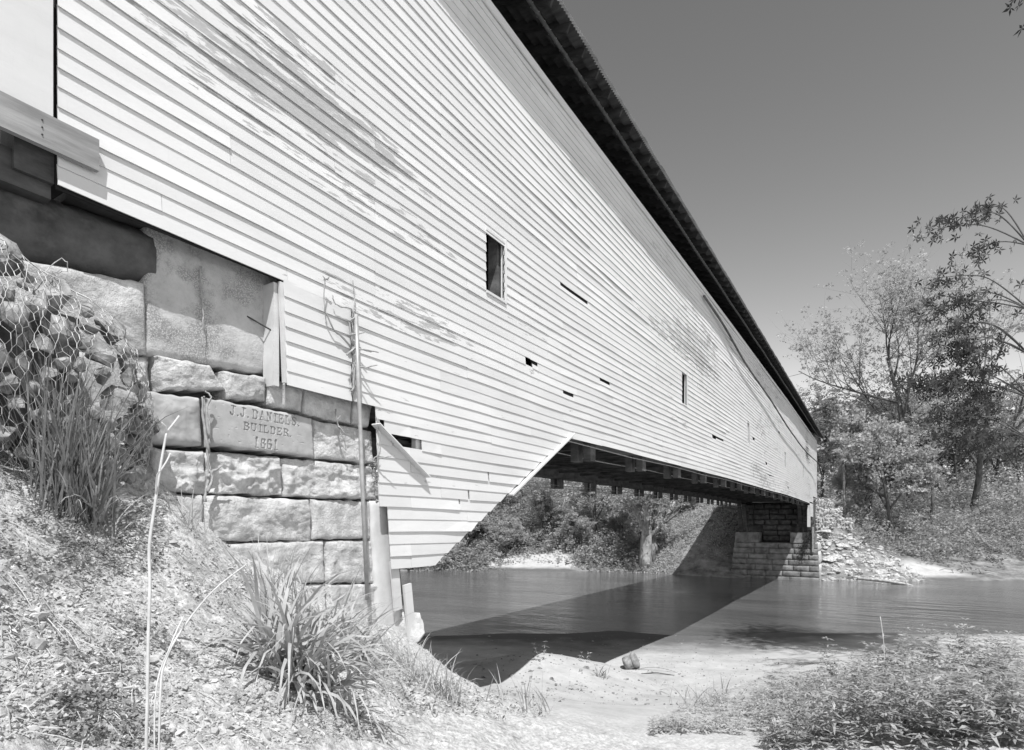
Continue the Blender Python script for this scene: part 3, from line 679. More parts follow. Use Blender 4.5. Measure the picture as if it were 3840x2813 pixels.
Vp[:nf, 0] -= .016*mk
Vp[:nf, 0] -= .004*np.clip(vnoise(Yg*40, Zg*40, seed=77)-.72, 0, 1)*10*.3
obj('name_stone', mesh('name_stone', Vp, Fp, M['stone2'], True), ab, label='smooth stone carved J.J. DANIELS. BUILDER. 1861')
# ---------------------------------------------------------------- rocks
import bmesh
def rock_mesh(seed, m_, n_=18, flat=.75, rough=False):
    r_ = random.Random(seed); bm = bmesh.new()
    for _ in range(n_):
        v = Vector((r_.gauss(0, 1), r_.gauss(0, 1), r_.gauss(0, 1))).normalized()*r_.uniform(.82, 1); bm.verts.new((v.x, v.y*.85, v.z*flat))
    res = bmesh.ops.convex_hull(bm, input=bm.verts)
    bmesh.ops.delete(bm, geom=[v for v in bm.verts if not v.link_faces], context='VERTS')
    if rough:
        bmesh.ops.subdivide_edges(bm, edges=bm.edges, cuts=2, use_grid_fill=True)
        for v in bm.verts:
            q = v.co*2.4; v.co *= 1+.10*float(fbm(np.array([q.x]), np.array([q.y]), np.array([q.z]), seed=seed, oct=3)[0])
    me = bpy.data.meshes.new('rock'); bm.to_mesh(me); bm.free(); me.materials.append(m_); return me
RK = [rock_mesh(s_, M['rock'], 15, .85, True) for s_ in range(10)]; RP = [rock_mesh(50+s_, M['rockpale'], 16, .7) for s_ in range(8)]
RB = [rock_mesh(80+s_, M['rockpale'], 16, .5, True) for s_ in range(6)]
def arr(me):
    V_ = np.array([v.co for v in me.vertices]); T = [tuple(p.vertices) for p in me.polygons]; return V_, T
def place(name, me, loc, scl, rot=None, parent=None, **t):
    o = obj(name, me, None, **t); o.location = loc; o.scale = scl if hasattr(scl, '__len__') else (scl,)*3
    o.rotation_euler = rot if rot else (random.uniform(0, 6.28), random.uniform(0, 6.28), random.uniform(0, 6.28))
    if parent: o.parent = parent; o.matrix_parent_inverse = parent.matrix_basis.inverted()
    return o
# ---------------------------------------------------------------- near gabion: wire basket of stones bulging from the bank
ga = thing('gabion', (-4.6, 1.4, CZ+.4), 'bulging wire mesh basket of broken stones beside the near abutment', 'gabion')
def gab(s_, t_):
    """s 0..1 along the basket (last third wraps its round end), t 0..1 from top to foot"""
    if s_ < .72: y = .2+(s_/.72)*1.65; l0 = 4.50; nx_, ny_ = 1, 0
    else:
        a = (s_-.72)/.28*math.pi*.52; y = 1.85+.55*math.sin(a); l0 = 5.05-.55*math.cos(a)
    zt = ip(y, [.2, 1.0, 1.6, 2.05, 2.4], [2.1, 1.95, 1.72, 1.50, 1.12]); zb = ip(y, [.2, 1.6, 2.4], [.55, .33, .42])
    z = zt+(zb-zt)*t_
    bul = .20*math.sin(math.pi*min(1, t_*1.0)**.8)+.03*math.sin(s_*17+t_*5)
    lean = max(0, .35-t_)*.9
    l = l0-bul*.6+lean*(.5 if s_ < .72 else .3)
    return Vector((-l, y+(bul*.25 if s_ > .72 else 0), CZ+z))
cnt = 0; pts_ = []
for _ in range(6000):
    s_, t_ = random.random(), random.random()*1.02; p = gab(s_, min(t_, 1)); r_ = random.uniform(.05, .15)
    if all((p-q).length > (r_+r2)*.84 for q, r2 in pts_):
        pts_.append((p, r_)); q = p+Vector((-.10, -.01, -.02))
        place('rock', random.choice(RK), q, (r_*1.15, r_*1.15, r_*.95), parent=ga); cnt += 1
print('gabion rocks', cnt)
MB().box(-5.4, -4.72, -.3, 1.9, CZ+.2, CZ+1.45).build('rubble_fill', M['darkstone'], ga)
mb = MB(); hx = .058
nS, nT = 46, 22
def gp(i_, j_):
    return gab(min(1, max(0, i_/nS)), min(1, max(0, j_/nT)))+Vector((.012+.014*math.sin(i_*2.1+j_*1.3), .01*math.sin(i_*3.3+j_), .01*math.cos(i_+j_*2.7)))
for j_ in range(0, nT+1):
    for i_ in range(0, nS+1):
        o_ = (j_ % 2)*.5
        a = gp(i_+o_, j_); b_ = gp(i_+o_, j_+.42); c_ = gp(i_+o_+.5, j_+1); d_ = gp(i_+o_-.5, j_+1)
        mb.tube([a, b_], .0027, 4)
        if i_+o_+.5 <= nS: mb.tube([b_, c_], .0018, 3)
        if i_+o_-.5 >= 0: mb.tube([b_, d_], .0018, 3)
for j_ in (0, nT): mb.tube([gp(i_, j_) for i_ in range(nS+1)], .0045, 4)
for _ in range(16):                                           # frayed ends on the rim
    s_ = random.uniform(.2, 1); p = gab(s_, 0); q = [p]
    for k_ in range(5): q.append(q[-1]+Vector((random.uniform(-.03, .05), random.uniform(-.04, .05), random.uniform(-.04, .05))))
    mb.tube(q, .003, 4)
mb.build('wire_mesh', M['wire'], ga, kind='stuff')
# ---------------------------------------------------------------- leaning pole, vines, stems
pt = [P(1335,1180,4.80), P(1345,1450,4.79), P(1358,1800,4.77), P(1378,2250,4.72)]
MB().tube(pt, .024, 12).build('metal_pole', M['pipe'], None, True, label='slim metal pole leaning against the skirt boards near the name stone', category='pole')
def vine(name, paths, label, rad=.012, l=4.86, m_='dead', taper=True):
    mb = MB()
    for pth in paths:
        pw = spline([P(u, v, l_) for u, v, l_ in pth], 4)
        pw = [p+Vector((random.uniform(-.004, .004), random.uniform(-.006, .006), random.uniform(-.006, .006))) for p in pw]
        rs = [rad*(1-.65*i_/len(pw))*random.uniform(.8, 1.15) for i_ in range(len(pw))]
        mb.tube(pw, rs, 5)
    return mb.build(name, M[m_], None, True, label=label, category='vine')
vine('dead_vine', [[(1325,1315,4.85),(1290,1270,4.84),(1255,1240,4.83),(1225,1180,4.83),(1215,1120,4.82),(1219,1060,4.82),(1212,1035,4.81)],
  [(1219,1050,4.82),(1235,1040,4.80)], [(1325,1300,4.84),(1310,1210,4.83),(1330,1190,4.80),(1318,1160,4.82),(1280,1150,4.83),(1255,1135,4.83),(1247,1108,4.83)],
  [(1322,1480,4.86),(1328,1400,4.84),(1338,1300,4.83),(1333,1230,4.84),(1322,1180,4.85),(1330,1120,4.86),(1322,1040,4.87)],
  [(1330,1310,4.82),(1365,1312,4.74),(1420,1322,4.68)], [(1302,1330,4.78),(1340,1300,4.80),(1375,1318,4.75),(1400,1315,4.7)], [(1330,1370,4.83),(1370,1378,4.74),(1414,1370,4.66)],
  [(1300,1255,4.8),(1330,1255,4.80),(1370,1245,4.74)], [(1318,1470,4.86),(1332,1440,4.84),(1322,1390,4.84),(1335,1350,4.82)]],
  'dry twisting vine climbing the open joint of the siding', .013)
mb = MB()
for _ in range(240):                                           # rootlets clinging in the joint
    p = P(random.gauss(1328, 6), random.uniform(1160, 1480), 4.87); mb.tube([p, p+Vector((random.uniform(0, .02), random.gauss(0, .014), random.gauss(0, .014)))], .002, 3)
o = mb.build('vine_rootlets', M['dead'], None, kind='stuff', label='fine dead rootlets clinging in the open siding joint', category='rootlets')
vine('dead_vine', [[(772,1850,4.94),(782,1780,4.93),(778,1700,4.92),(786,1610,4.92),(765,1500,4.93),(764,1488,4.92)], [(780,1700,4.92),(762,1560,4.94),(757,1490,4.94)],
  [(785,1640,4.92),(775,1540,4.93),(790,1490,4.92),(772,1470,4.92)], [(765,1880,4.92),(775,1820,4.92)], [(780,1790,4.92),(810,1760,4.9),(842,1745,4.88)], [(778,1850,4.92),(795,1800,4.9),(785,1760,4.9)]],
  'hairy dead vine stem hanging down the stones left of the carved stone', .016)
vine('dead_vine', [[(1258,1535,4.95),(1262,1570,4.94),(1275,1620,4.93),(1290,1650,4.92),(1297,1690,4.94)], [(1270,1600,4.92),(1295,1625,4.9)], [(1266,1575,4.92),(1278,1560,4.9)]],
  'short dead vine clinging to the block right of the carved stone', .011)
vine('dead_vine', [[(1415,1570,4.86),(1424,1640,4.84),(1416,1700,4.84),(1420,1790,4.86)], [(1420,1720,4.83),(1450,1712,4.78),(1480,1708,4.74)], [(1400,1722,4.83),(1425,1700,4.83)]],
  'thin dead vine beside the lower corner of the siding', .009)
vine('dead_vine', [[(752,1000,5.07),(756,1120,5.07),(766,1220,5.06),(760,1300,5.07)], [(762,1190,5.06),(764,1240,5.04)]], 'thin dry vine stem running down the concrete patch', .008, m_='dead')
# tall bare stalks close to the camera
st = MB()
base = on(560, 2900, .8, 3); dd = 1.62
main = [D(548,2830,dd), D(552,2640,dd), D(556,2400,dd+.01), D(562,2200,dd+.02), D(560,2050,dd+.03), D(580,1900,dd+.05), D(600,1760,dd+.06), D(625,1620,dd+.07)]
foot = main[0]; main = [Vector((foot.x, foot.y, G(foot.x, foot.y)-.03))]+main
st.tube(spline(main, 5), [.0044]*(len(spline(main, 5))-12)+list(np.linspace(.0044, .003, 12)), 7)
st.tube(spline([D(625,1620,dd+.07), D(650,1590,dd+.08), D(672,1560,dd+.09)], 4), .003, 6); st.tube(spline([D(627,1625,dd+.07), D(622,1600,dd+.06), D(606,1585,dd+.05)], 4), .002, 6)
st.tube(spline([D(603,1765,dd+.06), D(625,1730,dd+.07), D(640,1700,dd+.08)], 4), .0028, 6); st.tube(spline([D(585,1850,dd+.05), D(588,1790,dd+.04), D(600,1765,dd+.03)], 4), .0022, 6)
st.build('bare_stalk', M['dry'], None, True, label='tall pale bare stalk forking at its tip, standing upright in front of the slope', category='dead stalk')
st = MB(); f0 = D(590,2830,1.75)
pp = [Vector((f0.x, f0.y, G(f0.x, f0.y)-.03)), D(600,2640,1.8), D(620,2480,1.85), D(690,2350,1.95), D(800,2215,2.05), D(930,2112,2.15)]
st.tube(spline(pp, 5), [.0035]*16+list(np.linspace(.0035, .0025, len(spline(pp, 5))-16)), 6)
pp = [Vector((f0.x+.01, f0.y, G(f0.x, f0.y)-.03)), D(580,2640,1.75), D(640,2420,1.85), D(690,2310,1.95)]
st.tube(spline(pp, 5), .0024, 6)
st.build('bare_stalk', M['dry'], None, True, label='pale dry stalk leaning right over the gravelly slope', category='dead stalk')
# ================================================================ VEGETATION builders
def blades(n_, base_fn, length, width, spread, droop, seed, segs=6):
    r_ = random.Random(seed); mb = MB()
    for _ in range(n_):
        b0_ = base_fn(r_); a = r_.uniform(0, 6.283); el = r_.uniform(spread[0], spread[1]); ln = length*r_.uniform(.5, 1.1); wd = width*r_.uniform(.6, 1.15)
        d = Vector((math.cos(a)*math.sin(el), math.sin(a)*math.sin(el), math.cos(el))); p = b0_.copy(); V_ = []; sd = d.cross(Vector((0,0,1)))
        if sd.length < .1: sd = Vector((1,0,0))
        sd.normalize(); tw = r_.uniform(-.9, .9); dr = droop*r_.uniform(.4, 1.5)
        sd = (sd*math.cos(tw)+d.cross(sd)*math.sin(tw)).normalized()
        for i_ in range(segs+1):
            t = i_/segs; wv = wd*(.55+.45*min(1, t*4))*(1-t**2.2)*.5+.0004
            V_ += [p-sd*wv, p+sd*wv]; d = (d+Vector((0,0,-dr*(t+.15)/segs*2.2))).normalized(); p = p+d*ln/segs
        mb.add(V_, [(2*i_, 2*i_+1, 2*i_+3, 2*i_+2) for i_ in range(segs)])
    return mb
def tuft(u, v, n_, ln, wd, spread, droop, label, rad=.08, m_='grass', dlo=1.2, name='grass_tuft', cat='grass tuft', bias=None):
    p = on(u, v, dlo); r0 = rad
    def bf(r_):
        q = Vector((p.x+r_.gauss(0, r0), p.y+r_.gauss(0, r0), 0)); q.z = G(q.x, q.y)-.01; return q
    return blades(n_, bf, ln, wd, spread, droop, int(u*7+v)).build(name, M[m_], None, True, label=label, category=cat)
tuft(260, 1930, 260, 1.0, .013, (.02, .45), .55, 'tall upright grass tuft growing before the gabion', .10, 'grassdark')
tuft(360, 1960, 70, .55, .014, (.3, .9), .9, 'low sprawling grass blades at the foot of the tall tuft', .08)
tuft(1120, 2560, 330, .86, .030, (.15, 1.15), 1.7, 'large clump of broad drooping grass in the middle of the slope', .12)
tuft(1270, 2440, 170, .85, .022, (.4, 1.25), .7, 'broad grass clump leaning toward the bridge corner', .12)
tuft(1060, 2380, 60, .8, .018, (.05, .5), .6, 'slender upright grass stems behind the large clump', .09)
tuft(720, 2010, 26, .36, .008, (.05, .5), .5, 'small wispy grass tuft against the lower stones', .06)
tuft(1500, 2480, 110, .40, .010, (.2, 1.0), 1.0, 'fine grass tuft at the foot of the lower siding corner', .14)
tuft(1640, 2600, 130, .50, .012, (.1, .9), 1.0, 'bright arching grass tuft at the edge of the drop', .15)
tuft(1980, 2670, 26, .5, .02, (.1, .6), .6, 'few stiff broad blades below the sand mound', .2)
tuft(1410, 2540, 60, .3, .010, (.2, 1.0), .9, 'short grass below the concrete buttress', .15)
tuft(2260, 2540, 24, .35, .03, (.1, .8), .8, 'small dark weed tuft on the sand mound', .09, 'weed')
tuft(2640, 2640, 60, .55, .02, (.1, .9), .8, 'grassy weeds at the low end of the sand mound', .3)
# small leaf clutter and pebbles on the near slope
def leafcards(pts, nrm_up, size, seed, aspect=.5):
    r_ = np.random.default_rng(seed); n_ = len(pts); a = r_.normal(size=(n_, 3)); a[:, 2] *= .5; a /= np.linalg.norm(a, axis=1)[:, None]
    nn_ = r_.normal(size=(n_, 3))+np.array([0, 0, nrm_up]); b_ = np.cross(a, nn_); b_ /= np.linalg.norm(b_, axis=1)[:, None]+1e-9
    s_ = (size*r_.uniform(.5, 1.3, n_))[:, None]
    c_ = np.cross(a, b_)*s_*.15
    V_ = np.stack([pts-a*s_, pts-b_*s_*aspect+c_, pts+a*s_, pts+b_*s_*aspect+c_], 1).reshape(-1, 3)
    return V_, np.arange(n_*4).reshape(-1, 4)
def ground_pts(n_, umin, umax, vmin, vmax, seed, dens=None, lift=.02):
    r_ = np.random.default_rng(seed); out = []
    ds = 1.3*1.055**np.arange(0, 62)
    while len(out) < n_:
        u = r_.uniform(umin, umax, 400); v = r_.uniform(vmin, vmax, 400)
        rx = (u[:, None]-CX)/F*ds; X_ = -SA*ds+CA*rx; Y_ = CA*ds+SA*rx; Z_ = CZ-(v[:, None]-HY)*ds/F
        gap = Z_-Hbase(X_, Y_); hit = gap < 0; k_ = np.maximum(hit.argmax(1), 1); ok = hit.any(1) & ~hit[:, 0]; ii = np.arange(400)
        g0, g1 = gap[ii, k_-1], gap[ii, k_]; t = np.clip(g0/(g0-g1+1e-9), 0, 1)
        x = X_[ii, k_-1]*(1-t)+X_[ii, k_]*t; y = Y_[ii, k_-1]*(1-t)+Y_[ii, k_]*t
        if dens is not None: ok &= dens(x, y, r_)
        ok &= (x > -4.98)
        for q in np.nonzero(ok)[0]: out.append((x[q]+r_.normal(0, .02), y[q]+r_.normal(0, .02)))
    out = np.array(out[:n_]); z = Hgt(out[:, 0], out[:, 1])+r_.uniform(0, lift, n_)
    return np.stack([out[:, 0], out[:, 1], z], 1)
dn = lambda x, y, r_: fbm(x*2.6, y*2.6, seed=61)+r_.uniform(-.2, .2, len(x)) > .3
pc = ground_pts(5200, -60, 1500, 1700, 2813, 3, dn, .045)
V_, F_ = leafcards(pc, .8, .013, 5); obj('ground_cover', mesh('ground_cover', V_, F_, M['cover'], False), kind='stuff', label='low leafy plants scattered over the gravelly slope', category='ground cover')
pc = ground_pts(1300, -60, 1900, 1700, 2813, 13, None, .012)
V_, F_ = leafcards(pc, .3, .016, 6, .12); obj('dry_litter', mesh('dry_litter', V_, F_, M['dry'], False), kind='stuff', label='dry stalks and leaf litter on the near slope', category='litter')
def scatter_mesh(meshes, pts, sizes, seed, flat=1.0):
    r_ = np.random.default_rng(seed); Vs = []; Fs = []; off = 0
    A_ = [arr(m_) for m_ in meshes]
    for p, s_ in zip(pts, sizes):
        Vm, Fm = A_[r_.integers(len(A_))]; a = r_.uniform(0, 6.28); ca_, sa_ = math.cos(a), math.sin(a)
        q = Vm*s_*np.array([1, r_.uniform(.6, 1), r_.uniform(.4, .9)*flat]); q = np.stack([q[:, 0]*ca_-q[:, 1]*sa_, q[:, 0]*sa_+q[:, 1]*ca_, q[:, 2]], 1)+p
        Vs.append(q); Fs += [tuple(i+off for i in f) for f in Fm]; off += len(Vm)
    return np.vstack(Vs), Fs
PB = [rock_mesh(200+s_, M['rockpale'], 9) for s_ in range(6)]
pc = ground_pts(8000, -60, 1700, 1750, 2813, 23, None, .004)
V_, F_ = scatter_mesh(PB, pc, rng.exponential(.0042, len(pc))+.0035, 3)
CL = [rock_mesh(230+s_, M['clod'], 9, .9) for s_ in range(6)]
pc2 = ground_pts(8500, -60, 1700, 1750, 2813, 29, None, .004)
V2_, F2_ = scatter_mesh(CL, pc2, rng.exponential(.0065, len(pc2))+.004, 4)
obj('clods', mesh('clods', V2_, F2_, M['clod']), kind='stuff', label='crumbled lumps of dirt over the near slope', category='dirt clods')
mb = MB(); tw = ground_pts(420, -60, 1500, 1800, 2813, 31, None, .012); g_ = random.Random(9)
for q in tw:
    q = Vector(q); a = g_.uniform(0, 6.28); l_ = g_.uniform(.04, .16); d = Vector((math.cos(a), math.sin(a), 0))*l_; e = q+d; e.z = G(e.x, e.y)+g_.uniform(.005, .03); m2 = q.lerp(e, .5)+Vector((g_.uniform(-.01, .01), g_.uniform(-.01, .01), .008))
    mb.tube([q, m2, e], [.0022, .002, .001], 3)
mb.build('twigs', M['dry'], None, kind='stuff', label='dry twigs and straws strewn over the near slope', category='twigs')
bp_ = on_many([(rng.uniform(1750, 2900), rng.uniform(2385, 2650)) for _ in range(1500)], 9, 27)
V2_, F2_ = scatter_mesh(CL, bp_, rng.exponential(.016, len(bp_))+.008, 4)
obj('beach_pebbles', mesh('beach_pebbles', V2_, F2_, M['rock']), kind='stuff', label='scattered pebbles and crumbs on the sand', category='pebbles')
obj('gravel', mesh('gravel', V_, F_, M['rockpale']), kind='stuff', label='small pale gravel over the near slope', category='gravel')
# slope weeds by the stones: patch of darker low leaves
dn2 = lambda x, y, r_: r_.uniform(0, 1, len(x)) < 1
for (u0, u1, v0, v1, n_, sz, lb) in ((220, 620, 1880, 2140, 2200, .014, 'dark low clover patch on the slope under the gabion'),
                              (1280, 1600, 2430, 2640, 900, .013, 'small feathery weeds under the bridge corner'),
                              (1500, 2050, 2560, 2700, 900, .02, 'pale leafy weeds at the edge of the slope')):
    pc = ground_pts(n_, u0, u1, v0, v1, n_, dn2, .07); V_, F_ = leafcards(pc, 1.0, sz, n_)
    obj('weed_patch', mesh('weed_patch', V_, F_, M['cover'], False), kind='stuff', label=lb, category='weeds')
# right-hand weeds: clusters of lance leaves on stems
def palm_plant(r_, p, h, mbv, mbf, nst=1, lf=.09):
    """one plant: stem with whorls of pointed leaves"""
    off = len(mbv)//3
    d = np.array([r_.normal(0, .16), r_.normal(0, .16), 1.0]); d /= np.linalg.norm(d)
    sd = np.cross(d, [1, 0, 0]); sd /= np.linalg.norm(sd); w_ = .004
    top = p+d*h
    for q, ww in ((p, w_), (top, w_*.5)):
        for s_ in (-1, 1): mbv.extend(q+sd*ww*s_)
    mbf.append((off, off+1, off+3, off+2))
    for t in np.linspace(.3, 1, max(3, int(h/.11))):
        c_ = p+d*h*t; k_ = r_.integers(4, 7); a0 = r_.uniform(0, 6.28); el0 = r_.uniform(-.15, .5)
        ln0 = lf*r_.uniform(.8, 1.25)*(1.15-.4*t)
        for q in range(k_):
            a = a0+q*6.283/k_+r_.normal(0, .2); el = el0+r_.normal(0, .2)
            dv = np.array([math.cos(a)*math.cos(el), math.sin(a)*math.cos(el), math.sin(el)]); sv = np.array([-math.sin(a), math.cos(a), r_.normal(0, .3)])
            ln = ln0*r_.uniform(.7, 1.1); wv = ln*.115; o2 = len(mbv)//3
            mid = c_+dv*ln*.45; tip = c_+dv*ln+np.array([0, 0, -ln*.14])
            mbv.extend(c_); mbv.extend(mid+sv*wv); mbv.extend(tip); mbv.extend(mid-sv*wv)
            mbf.append((o2, o2+1, o2+2, o2+3))
def weed_bed(name, n_, u0, u1, vfun, hr, seed, lf, label, m_='weed', dlo=5):
    r_ = np.random.default_rng(seed); mv = []; mf = []; uv = []
    while len(uv) < n_:
        u = r_.uniform(u0, u1); v = vfun(u, r_)
        if v is not None: uv.append((u, v))
    P3 = on_many(uv, dlo, 20)
    keep = fbm(P3[:, 0]*.9, P3[:, 1]*.9, seed=88)
    for (u, v), p, kp in zip(uv, P3, keep):
        if kp < (-.12 if u < 3150 else -.4): continue
        f_ = ip(u, [u0, u0+200, u0+500], [.35, .7, 1])*(1+.35*kp)
        palm_plant(r_, p, max(.05, r_.uniform(*hr)*f_), mv, mf, lf=lf*r_.uniform(.8, 1.2)*(.75+.25*f_))
    obj(name, mesh(name, np.array(mv).reshape(-1, 3), np.array(mf), M[m_]), kind='stuff', label=label, category='weeds')
def vf(u, r_):
    top = ip(u, [2700, 2900, 3100, 3400, 3700, 3840], [2700, 2630, 2545, 2510, 2480, 2470]); return r_.uniform(top, 2813)
weed_bed('weeds', 1150, 2860, 3900, vf, (.12, .62), 5, .13, 'dense bed of lance-leaved weeds filling the right foreground')
def vf2(u, r_): return r_.uniform(ip(u, [2450, 2750, 3100, 3300], [2690, 2610, 2560, 2540]), 2760)
weed_bed('weeds', 620, 2440, 3200, vf2, (.06, .4), 6, .085, 'lower grassy weeds between the sand and the dense bed', 'grass')
for k_, (u, v, h_, lb) in enumerate(((3120, 2560, .75, 'leafy weed standing up against the water near the sand edge'), (3380, 2560, .62, 'weed with spreading tip leaves beside the thin stalk'),
                                   (3600, 2520, .85, 'tallest leafy weed at the river side of the weed bed'), (2890, 2600, .6, 'narrow dark weed at the sandy edge'))):
    r_ = np.random.default_rng(90+k_); mv = []; mf = []; p = on(u, v, 5, 20)
    for q in range(4): palm_plant(r_, np.array(p)+r_.normal(0, .04, 3)*np.array([1,1,0]), h_*r_.uniform(.7, 1), mv, mf, lf=.13)
    obj('tall_weed', mesh('tall_weed', np.array(mv).reshape(-1, 3), np.array(mf), M['weed']), label=lb, category='weed')
p = on(3310, 2560, 5, 20); MB().tube(spline([p, p+Vector((.02, 0, .5)), p+Vector((-.03, .02, 1.0))], 5), .006, 5).build('bare_stalk', M['dry'], None, True, label='thin dry stalk rising out of the right-hand weeds', category='dead stalk')
# ---------------------------------------------------------------- beach things
p = on(2372, 2508, 15, 22)
st = thing('concrete_stump', tuple(p), 'short grey cylindrical stump tilted in the sand below the bridge', 'stump')
ax = Vector((.82, .15, .42)).normalized()
c0 = p+Vector((-.14, 0, .16)); c1 = c0+ax*.34
MB().tube([c0-ax*.10, c0, c0+ax*.17], [.2, .21, .21], 20).build('stump_body', M['rock'], st, True)
MB().tube([c0+ax*.17, c0+ax*.19, c0+ax*.28, c0+ax*.29], [.215, .235, .235, .2], 20).build('stump_rim', M['wood'], st, True)
a = on(2385, 2512, 14, 22); b_ = on(2540, 2522, 13, 22)
MB().tube(spline([a, a.lerp(b_, .3)+Vector((0,0,.10)), a.lerp(b_, .65)+Vector((0,0,.10)), b_], 5), .012, 5).build('driftwood_stick', M['dead'], None, True, label='thin curved stick lying on the sand beside the stump', category='stick')
a = on(2405, 2527, 14, 22); b_ = on(2530, 2533, 13, 22)
MB().tube(spline([a, a.lerp(b_, .4)+Vector((0,.05,.04)), a.lerp(b_, .7)+Vector((0,0,.03)), b_], 5), .014, 5).build('driftwood_stick', M['bark'], None, True, label='darker knotted stick on the sand nearer the camera', category='stick')
a = D(3215, 2165, 50); a.z = .25; b_ = D(3430, 2196, 46.5); b_.z = .0
mb = MB().tube(spline([a, a.lerp(b_, .4)+Vector((0,0,.05)), a.lerp(b_, .8)+Vector((0,0,.02)), b_+Vector((0,0,-.05))], 5), [.13]*10+[.11, .1, .08, .06, .05, .04], 7)
q = a.lerp(b_, .88); mb.tube([q, q+Vector((-.1, 0, .28))], .05, 5)
mb.build('driftwood_log', M['rockpale'], None, True, label='pale driftwood log slanting into the water off the rock pile', category='log')
for u, v, h_, lb in ((2040,2480,.45,'tiny lone weed on the crest of the sand mound'),(2180,2480,.2,'pair of tiny leafy weeds on the mound edge'),(2490,2600,.3,'dark small weed where the mound meets the beach'),(2170,2590,.16,'scrap of weed on the sunny mound face')):
    r_ = np.random.default_rng(int(u)); mv = []; mf = []; p = on(u, v, 8, 24)
    for q in range(2): palm_plant(r_, np.array(p)+r_.normal(0, .05, 3)*np.array([1,1,0]), h_, mv, mf, lf=.10)
    obj('small_weed', mesh('small_weed', np.array(mv).reshape(-1, 3), np.array(mf), M['grass']), label=lb, category='weed')
# stone at the corner foot
place('boulder', rock_mesh(301, M['stone'], 20, .9, True), P(1530,2360,4.98), (.22, .26, .32), (0, .2, .3), label='rounded boulder with a drill hole at the foot of the corner buttress', category='boulder')
place('boulder', rock_mesh(302, M['stone'], 20, .6, True), on(1345, 2560), (.16, .14, .08), (0, 0, .3), label='pale stone half buried behind the grass clump', category='boulder')
place('boulder', RB[2], on(640, 2030), (.07, .06, .04), (0, 0, 1), label='small white stone on the dirt bank beside the lower course', category='boulder')
# ================================================================ FAR ABUTMENT
fa = thing('stone_abutment', (-8, 58, 0), 'far stone abutment with coursed blocks and two concrete pads, half in shadow', 'abutment')
YF = 57.9
def fblock(x0, x1, z0, z1, yf, m_, seed, amp=.03, name='stone', **t):
    """block facing -y"""
    q = [(x0, z1), (x1, z1), (x1, z0), (x0, z0)]
    Vb, Fb = grid_patch(q, 9, 5, amp, .6, .04, seed, 0, .06, 1.6, 1)
    Vn = np.stack([Vb[:, 1], yf-Vb[:, 0], Vb[:, 2]], 1)
    return obj(name, mesh(name, Vn, Fb, m_, False), fa, **t)
r_ = random.Random(5)
for c_ in range(7):
    z1 = 3.17-c_*.5; z0 = z1-.49; x = -11.25-.05*c_; xe = -4.35+.03*c_
    yf = YF-.05*c_
    while x < xe-.5:
        w_ = r_.uniform(1.1, 2.2); w_ = min(w_, xe-x)
        if xe-x-w_ < .5: w_ = xe-x
        fblock(x, x+w_-.02, z0, z1, yf, M['farstone'], r_.randint(0, 9999), .035); x += w_
for x0, x1 in ((-11.15, -9.15), (-6.5, -4.55)):
    MB().box(x0, x1, 57.85, 60, 3.19, 4.1).build('concrete_pad', M['farstone'], fa)
for c_ in range(7):                                             # rougher recessed wall between the pads
    z1 = 6.75-c_*.5; x = -10.9 if c_ < 4 else -9.05; xe = -4.9 if c_ < 4 else -6.6
    while x < xe-.4:
        w_ = min(r_.uniform(.8, 1.5), xe-x); fblock(x, x+w_-.05, z1-.44, z1, 59.6, M['darkstone'], r_.randint(0, 9999), .11); x += w_
MB().box(-11.1, -4.6, 58.6, 63.5, 0, 3.1).build('rubble_core', M['darkstone'], fa)
MB().box(-11.0, -4.95, 60.25, 63.5, 3.1, 6.9).build('rubble_core', M['darkstone'], fa)
for z0, z1, x in ((0, 1.2, -4.3), (1.2, 2.4, -4.35), (2.4, 3.2, -4.4)):   # side facing the camera
    for y0 in (58.0, 59.4, 60.8):
        q = [(y0, z1-.02), (y0+1.35, z1-.02), (y0+1.35, z0), (y0, z0)]
        Vb, Fb = grid_patch(q, 8, 5, .04, .5, .04, int(y0*10+z0), -x, .06, 1.6, 1); obj('stone', mesh('stone', Vb, Fb, M['stone']), fa)
# arch feet of the bridge coming down on the pads
for x in (-10.75, -5.75):
    for dx in (0, .4):
        MB().beam((x+dx, 58.9, 4.1), (x+dx, 57.5, 6.75), .2, .3, up=(1,0,0)).build('arch_foot', M['oldwood'], br)
for x, y0 in ((-5.0, 58.2), (-5.9, 58.4), (-10.2, 58.5)):
    MB().beam((x, y0, 4.1), (x-.1, y0+.5, 6.6), .18, .2, up=(1,0,0)).build('strut', M['oldwood'], br)
MB().box(-5.1, -4.86, 57.3, 57.5, 4.6, 6.5).build('skirt_upright', M['paintdk'], br)
MB().box(-4.75, -4.60, 57.6, 57.75, 2.4, 4.6).build('skirt_upright', M['wood'], br)
# creeper on the corner of the abutment
r2 = np.random.default_rng(8); n_ = 1100; t = r2.uniform(0, 1, n_)
pc = np.stack([-4.65-1.3*t+r2.normal(0, .16, n_), 57.75+r2.normal(0, .06, n_), 5.0-4.0*t+r2.normal(0, .25, n_)], 1)
V_, F_ = leafcards(pc, 0, .06, 8); obj('ivy', mesh('ivy', V_, F_, M['leafdark']), label='dark creeper trailing down the corner of the far abutment', category='creeper')
